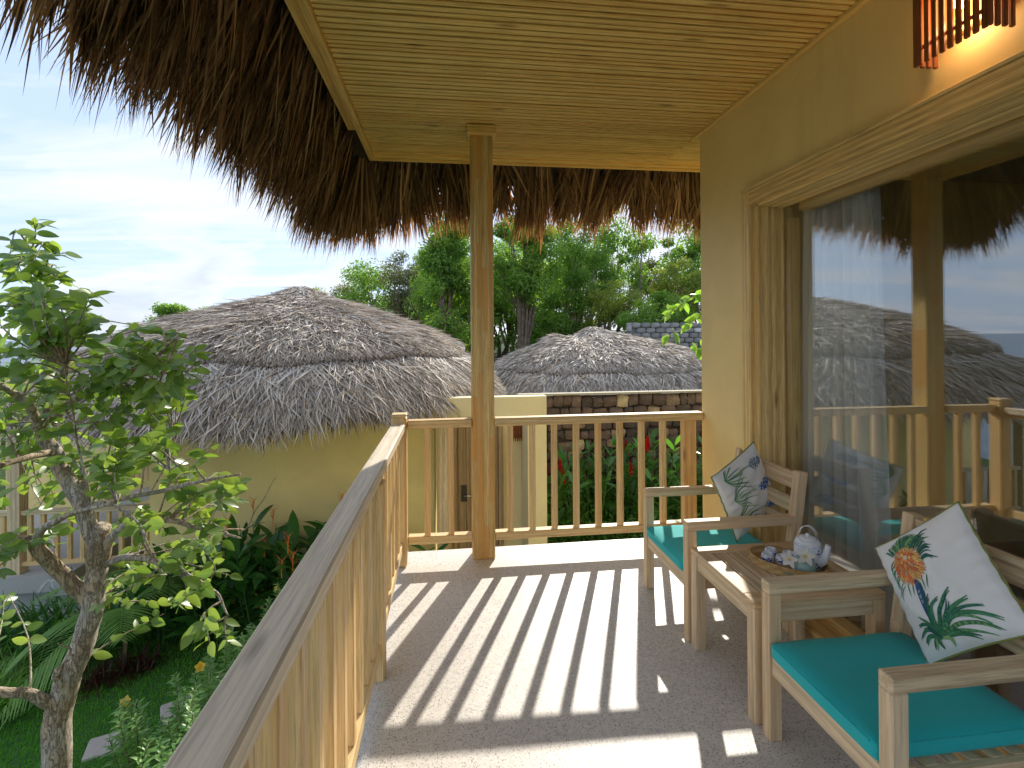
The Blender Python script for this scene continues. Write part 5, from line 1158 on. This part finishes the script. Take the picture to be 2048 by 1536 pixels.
T('background_tree', 1310, 585, 21, 170, 'dark green bushes hanging over the cement block wall', FARL, nclump=30, bot=670, nleaf=11000, lsz=.14, crad=(.25, .55))
T('background_tree', 1020, 430, 31, 190, 'broad dark green tree at the back of the belt, right of the tall post', bot=720, nleaf=12000, lsz=.2, nclump=40, crad=(.5, 1.0))
T('background_tree', 1160, 450, 33, 170, 'broad green tree at the back of the belt behind the pale trunks', bot=720, nleaf=12000, lsz=.2, nclump=40, crad=(.5, 1.0))
T('background_tree', 900, 450, 32, 150, 'broad green tree at the back of the belt, left of the tall post', bot=720, nleaf=11000, lsz=.2, nclump=36, crad=(.5, 1.0))
T('background_tree', 860, 520, 25, 90, 'mid-green tree filling the gap left of the tall bright one', bot=700, nleaf=9000, lsz=.16)
T('background_tree', 1000, 500, 27, 120, 'dark green tree standing back between the two tall bright ones', bot=700, nleaf=9000, lsz=.18)
T('background_tree', 1090, 520, 28, 130, 'dense tree standing back behind the pale trunks', bot=700, nleaf=10000, lsz=.18)
T('background_tree', 1320, 500, 29, 130, 'loose grey-green tree far behind the yellow-green one', FARO, bot=640, nleaf=5000, lsz=.18, crad=(.3, .7))
T('background_tree', 345, 612, 26, 75, 'small bright tree peeping over the left slope of the thatched roof', FARL, nclump=14, bot=670, nleaf=3500, lsz=.16, crad=(.25, .5))
T('background_tree', 418, 612, 27, 34, 'tiny treetop over the thatched roof, right of the small bright tree', FARL, nclump=8, bot=650, nleaf=1200, lsz=.15, crad=(.2, .4))
T('background_tree', 618, 570, 30, 70, 'pale treetop right behind the peak of the thatched roof', FARY, nclump=10, bot=640, nleaf=1800, lsz=.16, crad=(.25, .5))
for k, (u, v, y, w_, mt, lb) in enumerate(((180, 690, 16, 200, FARY, 'sunlit pale bush far behind the garden tree on the left'), (40, 720, 14, 220, FARL, 'green bush behind the garden tree at the left edge'), (-80, 660, 18, 260, FARL, 'tall bush beyond the left edge of the veranda'), (120, 860, 11, 160, FARY, 'yellowish shrub behind the neighbour veranda railing'))):
    T('hedge_bush', u, v, y, w_, lb, mt, bot=v+200, nleaf=8000, lsz=.13, nclump=30, crad=(.25, .55), group='bushes at the left')
# bright leafy branch hanging in front of the villa corner
br = empty('leafy_branch', tuple(at(1440, 640, 5.2)), 'bright pale green leafy sprays poking out behind the villa corner', 'branch')
B = Bag(); bs, ds, Ls = [], [], []
for pts in ([(1470, 560, 5.6), (1420, 575, 5.5), (1375, 600, 5.4), (1340, 625, 5.3)], [(1470, 600, 5.5), (1420, 620, 5.4), (1370, 655, 5.3), (1336, 672, 5.2)], [(1470, 680, 5.4), (1425, 690, 5.4), (1392, 700, 5.3)], [(1470, 540, 5.6), (1430, 580, 5.5), (1395, 590, 5.4)]):
    P, r_ = smoothpath([at(*q) for q in pts], [.008, .006, .004, .002][:len(pts)], 6); V, F = tube(P, r_, 5, False); B.add(V, F)
    for q in range(34): i_ = rng.integers(0, len(P)); bs.append(P[i_]); ds.append([rr(-1, .6), rr(-.6, .6), rr(-.7, .5)]); Ls.append(rr(.09, .15))
V, F, A = blades(np.array(bs), np.array(ds), rdir(len(bs))+[0, -.6, .8], np.array(Ls), np.array(Ls)*.5, .2, 5, 'leaf', .08); B.obj('twigs', BARK, br, kind='stuff'); link('foliage', mesh('foliage', V, F, leafmat('young_leaf', (.14, .26, .05), (.24, .36, .09), trans=.45, rib=(.3, .4, .15)), A, True), None, br, kind='stuff')
